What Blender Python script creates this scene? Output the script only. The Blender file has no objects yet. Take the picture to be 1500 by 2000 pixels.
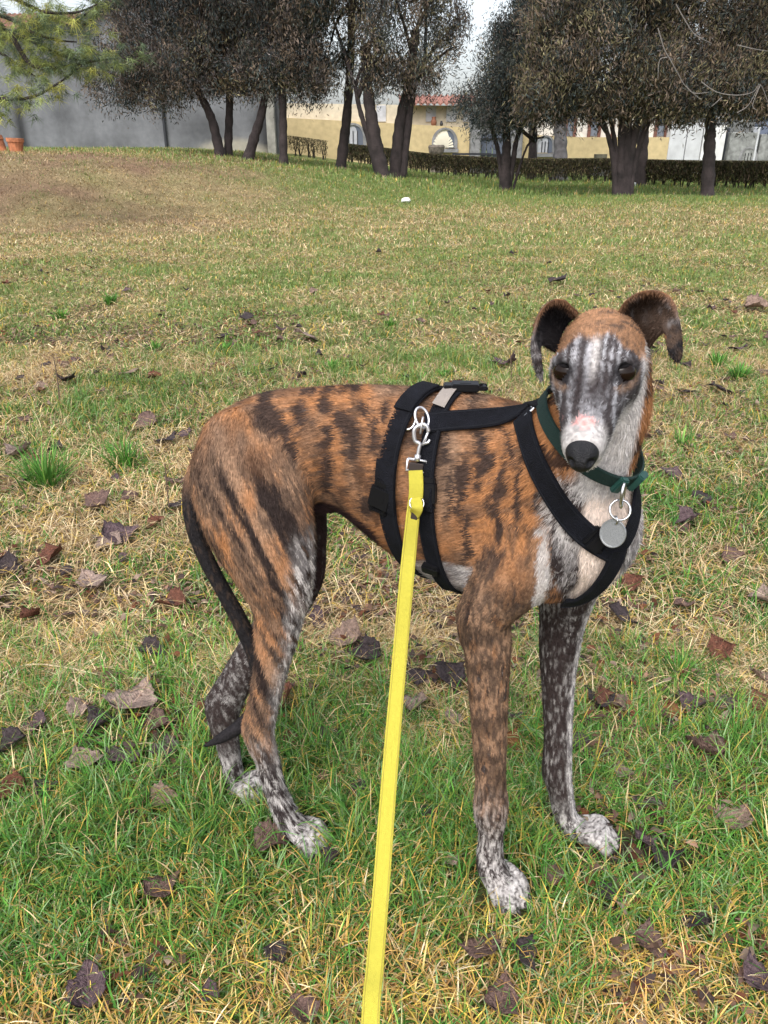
import bpy, bmesh, math, random
import numpy as np
from mathutils import Vector, Matrix
from mathutils.bvhtree import BVHTree

scene = bpy.context.scene
COL = scene.collection

# ------------------------------------------------------------------ camera
F = 1500.0                      # focal length in pixels of the 1500 x 2000 photograph
HC = 1.02                       # camera height above the grass
HOR = 287.0                     # row of the horizon
PITCH = math.atan((1000.0 - HOR) / F)
CP, SP = math.cos(PITCH), math.sin(PITCH)
cam_d = bpy.data.cameras.new('camera')
cam = bpy.data.objects.new('camera', cam_d)
COL.objects.link(cam)
cam.location = (0, 0, HC)
cam.rotation_euler = (math.pi / 2 - PITCH, 0, 0)
cam_d.sensor_fit = 'HORIZONTAL'
cam_d.sensor_width = 36.0
cam_d.lens = 36.0 * F / 1500.0
cam_d.clip_start = 0.02
cam_d.clip_end = 2000
scene.camera = cam

# ------------------------------------------------------------------ sky and sun (overcast)
SUN_EL, SUN_AZ = math.radians(52), math.radians(200)   # azimuth clockwise from +Y
world = bpy.data.worlds.new('World')
scene.world = world
world.use_nodes = True
wn, wl = world.node_tree.nodes, world.node_tree.links
bg = wn['Background']
sky = wn.new('ShaderNodeTexSky')
sky.sky_type = 'NISHITA'
sky.sun_disc = False
sky.sun_elevation = SUN_EL
sky.sun_rotation = SUN_AZ
sky.air_density = 1.0
sky.dust_density = 4.0
sky.ozone_density = 1.2
hs = wn.new('ShaderNodeHueSaturation')
hs.inputs['Saturation'].default_value = 0.38
wl.new(sky.outputs[0], hs.inputs['Color'])
wl.new(hs.outputs[0], bg.inputs['Color'])
bg.inputs['Strength'].default_value = 0.15

sun_d = bpy.data.lights.new('sun', 'SUN')
sun_d.energy = 0.9
sun_d.angle = math.radians(40)
sun_d.color = (1.0, 0.965, 0.92)
sun = bpy.data.objects.new('sun', sun_d)
COL.objects.link(sun)
sdir = Vector((math.sin(SUN_AZ) * math.cos(SUN_EL), math.cos(SUN_AZ) * math.cos(SUN_EL), math.sin(SUN_EL)))
sun.rotation_euler = sdir.to_track_quat('Z', 'Y').to_euler()

vs = scene.view_settings
vs.view_transform = 'Standard'
vs.look = 'None'
vs.gamma = 1.0
vs.exposure = 1.08
scene.cycles.max_bounces = 5
scene.cycles.transparent_max_bounces = 8
scene.cycles.use_denoising = True

# ------------------------------------------------------------------ helpers
CAMP = np.array([0, 0, HC])
FWD = np.array([0, CP, -SP])
DWN = np.array([0, -SP, -CP])
RGT = np.array([1.0, 0, 0])

def ray(px, py):
    return FWD + RGT * ((px - 750.0) / F) + DWN * ((py - 1000.0) / F)

def P(px, py, Y):
    r = ray(px, py)
    return CAMP + r * (Y / r[1])

def PS(px, py, Y):
    """metres per pixel at that point"""
    return Y / ray(px, py)[1] / F

def smooth(a, b, x):
    t = np.clip((x - a) / (b - a), 0, 1)
    return t * t * (3 - 2 * t)

def terrain(x, y):
    x = np.asarray(x, float); y = np.asarray(y, float)
    top = 0.93 * smooth(4.5, -7.2, x)
    yb = np.interp(x, [-12, -5.3, 0, 4], [9.0, 10.4, 15.5, 18.5])
    z = top * smooth(0, 5.0, y - yb)
    bump = 0.02 * np.sin(x * 1.3 + 0.7 * y) * np.sin(y * 0.9 - 0.4 * x) * smooth(2.5, 6, y)
    return z + bump

def G(px, py):
    """point where the pixel's ray meets the ground"""
    r = ray(px, py)
    if r[2] > -0.0005:
        r = np.array([r[0], r[1], -0.0005])
    lo = 0.3
    prev = lo
    ts = np.concatenate([np.linspace(0.3, 5, 200), np.linspace(5, 60, 700)])
    for t in ts:
        p = CAMP + r * t
        if p[2] <= float(terrain(p[0], p[1])):
            a, b = prev, t
            for _ in range(20):
                m = 0.5 * (a + b)
                q = CAMP + r * m
                if q[2] <= float(terrain(q[0], q[1])): b = m
                else: a = m
            return CAMP + r * b
        prev = t
    return CAMP + r * 60

# vectorised value noise
def _hash(ix, iy, iz, seed):
    h = (ix.astype(np.int64) * 374761393 + iy.astype(np.int64) * 668265263 + iz.astype(np.int64) * 2147483647 + seed * 1274126177) & 0xFFFFFFFF
    h = ((h ^ (h >> 13)) * 1274126177) & 0xFFFFFFFF
    h = (h ^ (h >> 16)) & 0xFFFFFF
    return h / float(0xFFFFFF)

def vnoise(x, y, z=None, seed=0):
    x = np.asarray(x, float); y = np.asarray(y, float)
    z = np.zeros_like(x) if z is None else np.asarray(z, float)
    ix, iy, iz = np.floor(x), np.floor(y), np.floor(z)
    fx, fy, fz = x - ix, y - iy, z - iz
    fx = fx * fx * (3 - 2 * fx); fy = fy * fy * (3 - 2 * fy); fz = fz * fz * (3 - 2 * fz)
    r = 0
    for dx in (0, 1):
        for dy in (0, 1):
            for dz in (0, 1):
                w = (fx if dx else 1 - fx) * (fy if dy else 1 - fy) * (fz if dz else 1 - fz)
                r = r + w * _hash(ix + dx, iy + dy, iz + dz, seed)
    return r

def fbm(x, y, z=None, seed=0, oct=3):
    r, a, s = 0, 0.5, 0
    z = np.zeros_like(np.asarray(x, float)) if z is None else z
    for i in range(oct):
        k = 2.03 ** i
        r = r + a * vnoise(x * k, y * k, z * k, seed + i * 17)
        s += a
        a *= 0.5
    return r / s

# ---- materials
MATS = {}
def nodes_of(m):
    return m.node_tree.nodes, m.node_tree.links

def mat(name, color=(0.5, 0.5, 0.5), rough=0.7, metal=0.0, spec=0.5, attr=None, noise=None, bump=None, tint=None, trans=0.0):
    """principled material; attr: colour attribute; noise: (scale, amount) value variation; bump: (scale, strength)"""
    if name in MATS:
        return MATS[name]
    m = bpy.data.materials.new(name)
    m.use_nodes = True
    n, l = nodes_of(m)
    b = n['Principled BSDF']
    b.inputs['Roughness'].default_value = rough
    b.inputs['Metallic'].default_value = metal
    b.inputs['Specular IOR Level'].default_value = spec
    b.inputs['Base Color'].default_value = (*color, 1)
    src = None
    if attr:
        a = n.new('ShaderNodeAttribute'); a.attribute_name = attr
        src = a.outputs['Color']
    if noise:
        tc = n.new('ShaderNodeTexCoord')
        nz = n.new('ShaderNodeTexNoise')
        nz.inputs['Scale'].default_value = noise[0]
        nz.inputs['Detail'].default_value = 5
        l.new(tc.outputs['Object'], nz.inputs['Vector'])
        mr = n.new('ShaderNodeMapRange')
        mr.inputs['From Min'].default_value = 0.3
        mr.inputs['From Max'].default_value = 0.7
        mr.inputs['To Min'].default_value = 1 - noise[1]
        mr.inputs['To Max'].default_value = 1 + noise[1]
        l.new(nz.outputs['Fac'], mr.inputs['Value'])
        mx = n.new('ShaderNodeVectorMath'); mx.operation = 'SCALE'
        if src: l.new(src, mx.inputs[0])
        else: mx.inputs[0].default_value = color
        l.new(mr.outputs[0], mx.inputs['Scale'])
        src = mx.outputs[0]
    if src: l.new(src, b.inputs['Base Color'])
    if bump:
        tc = n.new('ShaderNodeTexCoord')
        nz = n.new('ShaderNodeTexNoise')
        nz.inputs['Scale'].default_value = bump[0]
        nz.inputs['Detail'].default_value = 6
        l.new(tc.outputs['Object'], nz.inputs['Vector'])
        bp = n.new('ShaderNodeBump')
        bp.inputs['Strength'].default_value = bump[1]
        bp.inputs['Distance'].default_value = 0.02
        l.new(nz.outputs['Fac'], bp.inputs['Height'])
        l.new(bp.outputs[0], b.inputs['Normal'])
    if trans > 0:
        out = n['Material Output']
        t = n.new('ShaderNodeBsdfTranslucent')
        mixs = n.new('ShaderNodeMixShader'); mixs.inputs[0].default_value = trans
        if src: l.new(src, t.inputs['Color'])
        else: t.inputs['Color'].default_value = (*color, 1)
        l.new(b.outputs[0], mixs.inputs[1]); l.new(t.outputs[0], mixs.inputs[2])
        l.new(mixs.outputs[0], out.inputs['Surface'])
    MATS[name] = m
    return m

# ---- mesh helpers
def mesh_np(name, verts, faces, material=None, parent=None, colors=None, smooth_sh=False, attr='col'):
    """faces: (n,3) or (n,4) array; colors: per-vertex rgb"""
    me = bpy.data.meshes.new(name)
    verts = np.asarray(verts, np.float32); faces = np.asarray(faces, np.int32)
    k = faces.shape[1]
    me.vertices.add(len(verts)); me.vertices.foreach_set('co', verts.ravel())
    me.loops.add(faces.size); me.loops.foreach_set('vertex_index', faces.ravel())
    me.polygons.add(len(faces))
    me.polygons.foreach_set('loop_start', np.arange(0, faces.size, k, dtype=np.int32))
    me.polygons.foreach_set('use_smooth', np.full(len(faces), smooth_sh))
    me.update(calc_edges=True)
    if colors is not None:
        c = np.ones((len(verts), 4), np.float32); c[:, :3] = colors
        at = me.color_attributes.new(attr, 'FLOAT_COLOR', 'POINT')
        at.data.foreach_set('color', c.ravel())
    if material: me.materials.append(material)
    o = bpy.data.objects.new(name, me)
    COL.objects.link(o)
    if parent: o.parent = parent
    return o

def obj(name, bm, material=None, parent=None, smooth_sh=False):
    me = bpy.data.meshes.new(name)
    bm.normal_update()
    bm.to_mesh(me); bm.free()
    if smooth_sh:
        for p in me.polygons: p.use_smooth = True
    if material: me.materials.append(material)
    o = bpy.data.objects.new(name, me)
    COL.objects.link(o)
    if parent: o.parent = parent
    return o

def tag(o, label=None, cat=None, group=None, kind=None):
    if label: o['label'] = label
    if cat: o['category'] = cat
    if group: o['group'] = group
    if kind: o['kind'] = kind
    return o

def empty(name, loc=(0, 0, 0), rz=0.0):
    o = bpy.data.objects.new(name, None)
    o.empty_display_size = 0.1
    COL.objects.link(o)
    o.location = loc
    o.rotation_euler = (0, 0, rz)
    return o

def put(o, parent):
    """parent in place: mesh data given in world coordinates"""
    o.parent = parent
    o.matrix_parent_inverse = Matrix.Translation(-Vector(parent.location)) if parent.rotation_euler.z == 0 else parent.matrix_basis.inverted()
    return o

def bm_box(bm, c, s, rot=None):
    r = bmesh.ops.create_cube(bm, size=1.0)
    m = Matrix.Translation(Vector(c)) @ (rot if rot else Matrix.Identity(4)) @ Matrix.Diagonal((*s, 1))
    bmesh.ops.transform(bm, matrix=m, verts=r['verts'])
    return r['verts']

def tube(bm, pts, rad, seg=8, cap=True):
    """tapered tube through points; rad scalar or list"""
    pts = [Vector(p) for p in pts]
    n = len(pts)
    if not hasattr(rad, '__len__'): rad = [rad] * n
    t0 = (pts[1] - pts[0]).normalized()
    ref = Vector((0, 0, 1)) if abs(t0.z) < 0.9 else Vector((1, 0, 0))
    u = t0.cross(ref).normalized()
    rings = []
    for i in range(n):
        t = (pts[min(i + 1, n - 1)] - pts[max(i - 1, 0)]).normalized()
        u = (u - t * u.dot(t)).normalized()
        v = t.cross(u)
        rings.append([bm.verts.new(pts[i] + (u * math.cos(a) + v * math.sin(a)) * rad[i]) for a in [2 * math.pi * k / seg for k in range(seg)]])
    for i in range(n - 1):
        for k in range(seg):
            bm.faces.new((rings[i][k], rings[i][(k + 1) % seg], rings[i + 1][(k + 1) % seg], rings[i + 1][k]))
    if cap:
        bm.faces.new(list(reversed(rings[0]))); bm.faces.new(rings[-1])

def ring_pts(c, a, b, ra, rb=None, n=24, a0=0.0, a1=2 * math.pi, closed=True):
    """ellipse in the plane of unit vectors a, b"""
    rb = ra if rb is None else rb
    c, a, b = Vector(c), Vector(a), Vector(b)
    m = n + 1
    return [c + a * (ra * math.cos(a0 + (a1 - a0) * i / n)) + b * (rb * math.sin(a0 + (a1 - a0) * i / n)) for i in range(m)]

def catmull(pts, sub):
    """Catmull-Rom through rows of an array"""
    p = np.asarray(pts, float)
    out = []
    n = len(p)
    for i in range(n - 1):
        p0, p1, p2, p3 = p[max(i - 1, 0)], p[i], p[i + 1], p[min(i + 2, n - 1)]
        for k in range(sub):
            t = k / sub
            out.append(0.5 * ((2 * p1) + (-p0 + p2) * t + (2 * p0 - 5 * p1 + 4 * p2 - p3) * t * t + (-p0 + 3 * p1 - 3 * p2 + p3) * t ** 3))
    out.append(p[-1])
    return np.array(out)
# ================================================================== ground and grass
rg = np.random.default_rng(11)

def green_frac(x, y):
    """how green the sward is (0 dry .. 1 lush), from where it grows"""
    base = np.interp(y, [0, .62, .76, .88, 1.05, 1.2, 1.5, 2.2, 4.5, 7, 9.5, 12, 15, 17.5, 22, 40], [.58, .56, .82, 1.0, .97, .66, .46, .48, .54, .66, .56, .34, .44, .90, .98, .9])
    left = smooth(-.5, -3.2, x) * smooth(6, 10, y)
    base = base - left * .28
    right = smooth(.25, .7, x / np.maximum(y, .5)) * smooth(1.1, 1.5, y) * smooth(3.0, 2.0, y)
    base = base + right * .28
    yl = np.exp(-(((x - .15) / .35) ** 2 + ((y - .68) / .16) ** 2))
    base = base - .22 * yl
    n = fbm(x * 2.3, y * 2.3, seed=101, oct=3) * .6 + fbm(x * 9, y * 9, seed=102, oct=2) * .4
    amp = np.interp(y, [0, 1.2, 2, 8, 14], [1.0, 1.3, 1.9, 1.6, 1.1])
    return np.clip(base + (n - .5) * amp, 0, 1)

SOIL = [(-.40, 1.17, .16, .09, .9), (-.52, 1.10, .12, .06, .7), (.42, .875, .11, .045, .9), (.30, .93, .06, .04, .6), (-.22, 1.02, .10, .04, .6), (.52, .70, .10, .05, .5)]
def soil(x, y):
    m = np.zeros_like(np.asarray(x, float))
    for (cx, cy, rx, ry, k) in SOIL: m = np.maximum(m, k * np.exp(-(((x - cx) / rx) ** 2 + ((y - cy) / ry) ** 2)))
    return m
def bare(x, y):
    """bare brown soil on the bank"""
    m = smooth(-.8, -4.5, x) * smooth(9.5, 11.5, y) * smooth(27, 20, y)
    return np.clip(m * (.25 + 1.6 * (fbm(x * 1.6, y * 1.6, seed=111) - .3)), 0, 1)

# ground sheet
ys = np.concatenate([np.linspace(-30, -1, 10), np.arange(-.5, 3, .045), np.arange(3, 8, .10), np.arange(8, 26, .16), np.linspace(26, 60, 40), np.array([80, 140, 300, 700])])
xs = np.concatenate([np.array([-700, -300, -120, -60, -30, -20]), np.arange(-14, -2.5, .16), np.arange(-2.5, 2.5, .05), np.arange(2.5, 16, .16), np.array([20, 30, 60, 120, 300, 700])])
XX, YY = np.meshgrid(xs, ys, indexing='ij')
ZZ = terrain(XX, YY) + .018 * (fbm(XX * 5, YY * 5, seed=120) - .5) * smooth(40, 25, YY) + .05 * (fbm(XX * 1.1, YY * 1.1, seed=121) - .5) * smooth(3, 8, YY) * smooth(40, 25, YY)
g = green_frac(XX.ravel(), YY.ravel()); b_ = bare(XX.ravel(), YY.ravel())
n1 = fbm(XX.ravel() * 12, YY.ravel() * 12, seed=122)
fy = smooth(2.5, 6, YY.ravel())[:, None]
gc = (np.array([.15, .11, .06]) * (1 - fy) + np.array([.24, .20, .10]) * fy) * (1 - g)[:, None] + (np.array([.040, .050, .018]) * (1 - fy) + np.array([.105, .145, .042]) * fy) * g[:, None]  # lush near ground coloured darker to deepen the shade between blades
gc = gc * (1 - b_)[:, None] + np.array([.19, .125, .082]) * b_[:, None]
so = smooth(.15, .7, soil(XX.ravel(), YY.ravel()))[:, None]
gc = gc * (1 - so) + np.array([.055, .040, .032]) * so
gc *= (.65 + .7 * n1)[:, None]
nx, ny = len(xs), len(ys)
ix = np.arange(nx * ny).reshape(nx, ny)
fq = np.stack([ix[:-1, :-1], ix[1:, :-1], ix[1:, 1:], ix[:-1, 1:]], -1).reshape(-1, 4)
gm = mat('ground', rough=.95, spec=.1, attr='col', noise=(55, .45), bump=(45, .9))
ground = mesh_np('ground', np.stack([XX, YY, ZZ], -1).reshape(-1, 3), fq, gm, None, gc, True)
tag(ground, kind='structure')
def gz(x, y):
    return terrain(x, y) + .018 * (fbm(x * 5, y * 5, seed=120) - .5) + .05 * (fbm(x * 1.1, y * 1.1, seed=121) - .5) * smooth(3, 8, y)

# ---- dead leaves
m_leaf = []
def leaf_mat(i, c):
    m = mat('dead_leaf_%d' % i, c, rough=.7, spec=.25, noise=(9, .5), trans=.10)
    n, l = nodes_of(m)
    b = n['Principled BSDF']
    tc = n.new('ShaderNodeTexCoord')
    sep = n.new('ShaderNodeSeparateXYZ'); l.new(tc.outputs['Object'], sep.inputs[0])
    ab = n.new('ShaderNodeMath'); ab.operation = 'ABSOLUTE'; l.new(sep.outputs['Y'], ab.inputs[0])
    # side veins run forward from the midrib
    v1 = n.new('ShaderNodeMath'); v1.operation = 'MULTIPLY_ADD'; l.new(ab.outputs[0], v1.inputs[0]); v1.inputs[1].default_value = -.8; l.new(sep.outputs['X'], v1.inputs[2])
    v2 = n.new('ShaderNodeMath'); v2.operation = 'MULTIPLY'; l.new(v1.outputs[0], v2.inputs[0]); v2.inputs[1].default_value = 52
    v3 = n.new('ShaderNodeMath'); v3.operation = 'SINE'; l.new(v2.outputs[0], v3.inputs[0])
    v4 = n.new('ShaderNodeMapRange'); l.new(v3.outputs[0], v4.inputs[0]); v4.inputs[1].default_value = .75; v4.inputs[2].default_value = 1.0; v4.inputs[3].default_value = 0; v4.inputs[4].default_value = .7
    mr = n.new('ShaderNodeMapRange'); l.new(ab.outputs[0], mr.inputs[0]); mr.inputs[1].default_value = .008; mr.inputs[2].default_value = .022; mr.inputs[3].default_value = 1; mr.inputs[4].default_value = 0
    mxv = n.new('ShaderNodeMath'); mxv.operation = 'MAXIMUM'; l.new(v4.outputs[0], mxv.inputs[0]); l.new(mr.outputs[0], mxv.inputs[1])
    mix = n.new('ShaderNodeMix'); mix.data_type = 'RGBA'
    f = n.new('ShaderNodeMath'); f.operation = 'MULTIPLY'; l.new(mxv.outputs[0], f.inputs[0]); f.inputs[1].default_value = .45
    l.new(f.outputs[0], mix.inputs['Factor'])
    src = b.inputs['Base Color'].links[0].from_socket
    l.new(src, mix.inputs['A']); mix.inputs['B'].default_value = (min(1, c[0] * 2.0 + .03), min(1, c[1] * 1.9 + .02), min(1, c[2] * 1.7 + .02), 1)
    l.new(mix.outputs['Result'], b.inputs['Base Color'])
    bp = n.new('ShaderNodeBump'); bp.inputs['Strength'].default_value = .5; bp.inputs['Distance'].default_value = .03
    nz = n.new('ShaderNodeTexNoise'); nz.inputs['Scale'].default_value = 14; l.new(tc.outputs['Object'], nz.inputs['Vector'])
    ad = n.new('ShaderNodeMath'); ad.operation = 'ADD'; l.new(mxv.outputs[0], ad.inputs[0]); l.new(nz.outputs['Fac'], ad.inputs[1])
    l.new(ad.outputs[0], bp.inputs['Height']); l.new(bp.outputs[0], b.inputs['Normal'])
    return m
for i, c in enumerate([(.125, .078, .066), (.090, .060, .066), (.21, .145, .115), (.12, .048, .030), (.045, .034, .036), (.25, .185, .155), (.19, .08, .033)]):
    m_leaf.append(leaf_mat(i, c))
def leaf_mesh(k):
    r = random.Random(k)
    nu, nv = 13, 9
    V, Fq = [], []
    cu, cv = r.uniform(.5, 1.9) * r.choice((1, 1, -.7)), r.uniform(-1.1, 1.1)
    fold = r.uniform(0, .35)
    wob = r.uniform(0, 6)
    for i in range(nu):
        t = i / (nu - 1)
        w = (math.sin(math.pi * min(1, t * 1.02 + .0) ** .62) ** .8) * .46 + .012
        for j in range(nv):
            s = j / (nv - 1) * 2 - 1
            x = t - .5 + .05 * math.sin(s * 4 + wob)
            y = s * w * (1 + (.13 * math.sin(i * 2.7 + wob) + .09 * math.sin(i * 4.9 + wob * 2)) * abs(s) ** 3)
            z = cu * .35 * (y * y) * 2.0 + cv * .45 * (x * x) + .035 * math.sin(x * 9 + wob) * s + .03 * math.sin(s * 5 + t * 6 + wob) - .05 * abs(s) * (1 - abs(s)) * 0
            z += fold * abs(y) + .05 * math.sin(t * 5 + wob) * s * s
            V.append((x, y, z))
    for i in range(nu - 1):
        for j in range(nv - 1):
            a = i * nv + j
            Fq.append((a, a + nv, a + nv + 1, a + 1))
    bm = bmesh.new()
    vs_ = [bm.verts.new(v) for v in V]
    for f in Fq: bm.faces.new([vs_[q] for q in f])
    v2 = [bm.verts.new((v[0], v[1], v[2] - .010)) for v in V]           # underside, so the blade has thickness
    for f in Fq: bm.faces.new([v2[q] for q in reversed(f)])
    edge = [j for j in range(nv)] + [i * nv + nv - 1 for i in range(1, nu)] + [(nu - 1) * nv + j for j in range(nv - 2, -1, -1)] + [i * nv for i in range(nu - 2, 0, -1)]
    for q in range(len(edge)):
        e0, e1 = edge[q], edge[(q + 1) % len(edge)]
        bm.faces.new((vs_[e0], vs_[e1], v2[e1], v2[e0]))
    # petiole
    tube(bm, [(-.5, 0, .02), (-.62, .02, .03), (-.78, .05, .02)], [.012, .010, .010], 5)
    me = bpy.data.meshes.new('dead_leaf')
    bm.to_mesh(me); bm.free()
    for p in me.polygons: p.use_smooth = True
    return me
LEAVES = []
for k in range(9):
    for mi in range(len(m_leaf)):
        pass
leaf_base = [leaf_mesh(100 + k) for k in range(9)]
leaf_cache = {}
CLEAR = [(.178, .80, .055), (.345, .895, .055), (-.122, .893, .05), (-.23, .995, .05)]
def leaf(px, py, spx, mi, label=None, seed=0, p=None, size=None, name='dead_leaf'):
    r = random.Random(seed * 7 + 3)
    k = r.randrange(9)
    key = (k, mi)
    if key not in leaf_cache:
        me = leaf_base[k].copy(); me.materials.clear(); me.materials.append(m_leaf[mi]); leaf_cache[key] = me
    if p is None: p = G(px, py)
    s = size or spx * PS(px, py, p[1])
    o = bpy.data.objects.new(name, leaf_cache[key])
    COL.objects.link(o)
    o.location = (p[0], p[1], float(gz(p[0], p[1])) + .020 + .10 * s)
    o.rotation_euler = (r.uniform(-.35, .45), r.uniform(-.35, .35), r.uniform(0, 6.28))
    o.scale = (s, s * r.uniform(.8, 1.15), s)
    CLEAR.append((p[0], p[1] - .012, s * .42))
    tag(o, label or leaf_label(mi, s, p[0], p[1]), 'leaf', 'dead leaves fallen on the field')
    return o
PLACES = [((.175, .81), .20, 'beside the near front paw of the dog'), ((.335, .90), .20, 'beside the far front paw of the dog'), ((-.13, .90), .17, 'beside the near hind paw of the dog'), ((-.24, 1.0), .16, 'behind the far hind paw of the dog'),
          ((.02, .66), .18, 'in yellowing grass beside the trailing leash'), ((-.33, 1.22), .20, 'in the dark litter beside the largest pale leaf'), ((.05, 1.25), .25, 'on the ground under the belly of the dog'),
          ((-1.0, 2.4), .45, 'around the large upright green tuft'), ((-.70, 2.45), .35, 'around the medium green tuft')]
def leaf_label(mi, s, x, y):
    cw = ['dull brown', 'purple-grey', 'light tan', 'russet', 'blackish', 'pale beige', 'orange-brown'][mi]
    sz = 'small' if s < .042 else ('broad' if s > .058 else 'curled')
    best = None
    for (c, r, t) in PLACES:
        d = math.hypot(x - c[0], y - c[1])
        if d < r and (best is None or d < best[0]): best = (d, t)
    if best: w = best[1]
    elif y < 1.15: w = 'in the lush green grass ' + ('left of the leash' if x < 0 else 'right of the front paws')
    elif y < 2.0: w = 'in matted straw ' + ('behind the tail of the dog' if x < 0 else 'beyond the chest of the dog')
    elif y < 3.6: w = 'on the dry field ' + ('between the tufts and the dog' if x < 0 else 'level with the head of the dog')
    else: w = 'far out on the dry field ' + ('towards the bank' if x < 0 else 'towards the hedge')
    return '%s %s dead leaf %s' % (sz, cw, w)
NAMED = [(345, 1200, 60, 3, 'reddish-brown dead leaf propped upright in straw beside the dog tail'), (270, 1385, 100, 5, 'large pale grey-beige dead leaf, the biggest on the field, in straw'),
         (178, 1152, 70, 5, 'pale beige dead leaf curled over dark litter, above a straw stalk'), (322, 1578, 64, 2, 'light brown dead leaf lying in lush green grass behind the dog hind paws'),
         (322, 1752, 76, 0, 'purple-brown dead leaf alone in green grass, left of the yellow leash'), (532, 1668, 70, 0, 'brown dead leaf beside the near hind paw of the dog'),
         (180, 1950, 96, 1, 'dark purple crumpled dead leaf lying in yellowing grass, blackest of the field'), (672, 1268, 64, 2, 'pinkish dead leaf between the legs of the dog, next to a darker leaf'),
         (716, 1304, 66, 4, 'dark brown dead leaf under the belly of the dog'), (880, 1350, 66, 4, 'dark curled dead leaf behind the near front leg of the dog'),
         (815, 1390, 58, 5, 'pale flat dead leaf beside the yellow leash under the dog'), (1000, 1478, 50, 6, 'orange dead leaf between the front legs of the dog'),
         (1130, 1475, 54, 1, 'dark purple dead leaf beside the far front leg of the dog'), (1166, 1490, 46, 0, 'brown dead leaf touching a dark purple one beside the far front leg'),
         (1368, 1488, 80, 0, 'grey-brown dead leaf spread flat in green grass, right of the dog'), (1255, 1584, 62, 1, 'mauve dead leaf with a stalk above the far front paw'),
         (1436, 1618, 68, 2, 'pinkish-brown dead leaf in green grass beyond the far front paw'), (1215, 1225, 64, 4, 'dark folded dead leaf right of the far front leg of the dog')]
for i, a in enumerate(NAMED): leaf(a[0], a[1], a[2], a[3], a[4], i)
SPOTS = [(1000, 1424, 50, 1), (1215, 1536, 46, 5), (935, 1874, 76, 0), (1022, 1888, 66, 4), (980, 1964, 84, 0), (1268, 1866, 66, 0), (1482, 1942, 76, 1), (1076, 1722, 44, 0), (1312, 1412, 46, 6), (1482, 1398, 56, 3),
         (836, 1612, 40, 4), (312, 1432, 60, 0), (250, 1496, 72, 1), (330, 1476, 62, 1), (165, 1500, 66, 5), (95, 1556, 46, 4), (60, 1222, 44, 3), (128, 1216, 46, 0), (200, 1430, 62, 4), (285, 835, 60, 0),
         (130, 756, 44, 4), (1402, 772, 54, 4), (1312, 940, 50, 1), (990, 722, 46, 1), (190, 996, 54, 0), (240, 1060, 70, 1), (215, 1070, 60, 5), (330, 870, 46, 4), (1340, 1035, 50, 1), (1370, 990, 44, 4),
         (1230, 1160, 50, 3), (1335, 1200, 40, 0), (1480, 1190, 44, 5), (20, 1560, 60, 3), (545, 1890, 56, 4), (415, 1960, 40, 1), (880, 1700, 40, 5), (1185, 1770, 50, 4), (1350, 1820, 60, 4), (1300, 1700, 60, 4),
         (1260, 1660, 56, 1), (570, 1465, 44, 3), (640, 1455, 40, 4), (650, 1700, 40, 4), (700, 1560, 40, 4), (1440, 690, 40, 1), (1475, 610, 44, 2), (1085, 558, 36, 4), (600, 665, 50, 5), (250, 740, 50, 2), (480, 630, 34, 4),
         (160, 1400, 50, 5), (30, 1480, 60, 4), (100, 1110, 60, 3), (20, 1130, 50, 4), (350, 1000, 44, 4), (300, 1290, 54, 4), (80, 1430, 52, 1), (1430, 1100, 40, 0), (880, 1420, 40, 5), (1440, 1500, 40, 3), (40, 900, 50, 5), (590, 1990, 70, 0)]
for i, a in enumerate(SPOTS): leaf(*a, None, 50 + i)
rl = random.Random(5)
cnt = 0
while cnt < 205:
    y = 1.2 + 7.5 * rl.random() ** 1.1
    x = rl.uniform(-1, 1) * (.52 * y + .2)
    if float(fbm(np.array([x * .9]), np.array([y * .9]), seed=140)[0]) < .44: continue
    leaf(0, 0, 0, rl.choice([0, 0, 1, 1, 2, 3, 4, 4, 4]), None, 300 + cnt, (x, y, 0), rl.uniform(.030, .070))
    cnt += 1


GREENS = np.array([[.060, .185, .026], [.085, .225, .034], [.130, .245, .050], [.19, .30, .13], [.045, .130, .022], [.17, .23, .035]])
STRAWS = np.array([[.60, .46, .25], [.48, .33, .16], [.66, .54, .35], [.36, .235, .115], [.55, .38, .08], [.25, .16, .09]])

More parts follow.
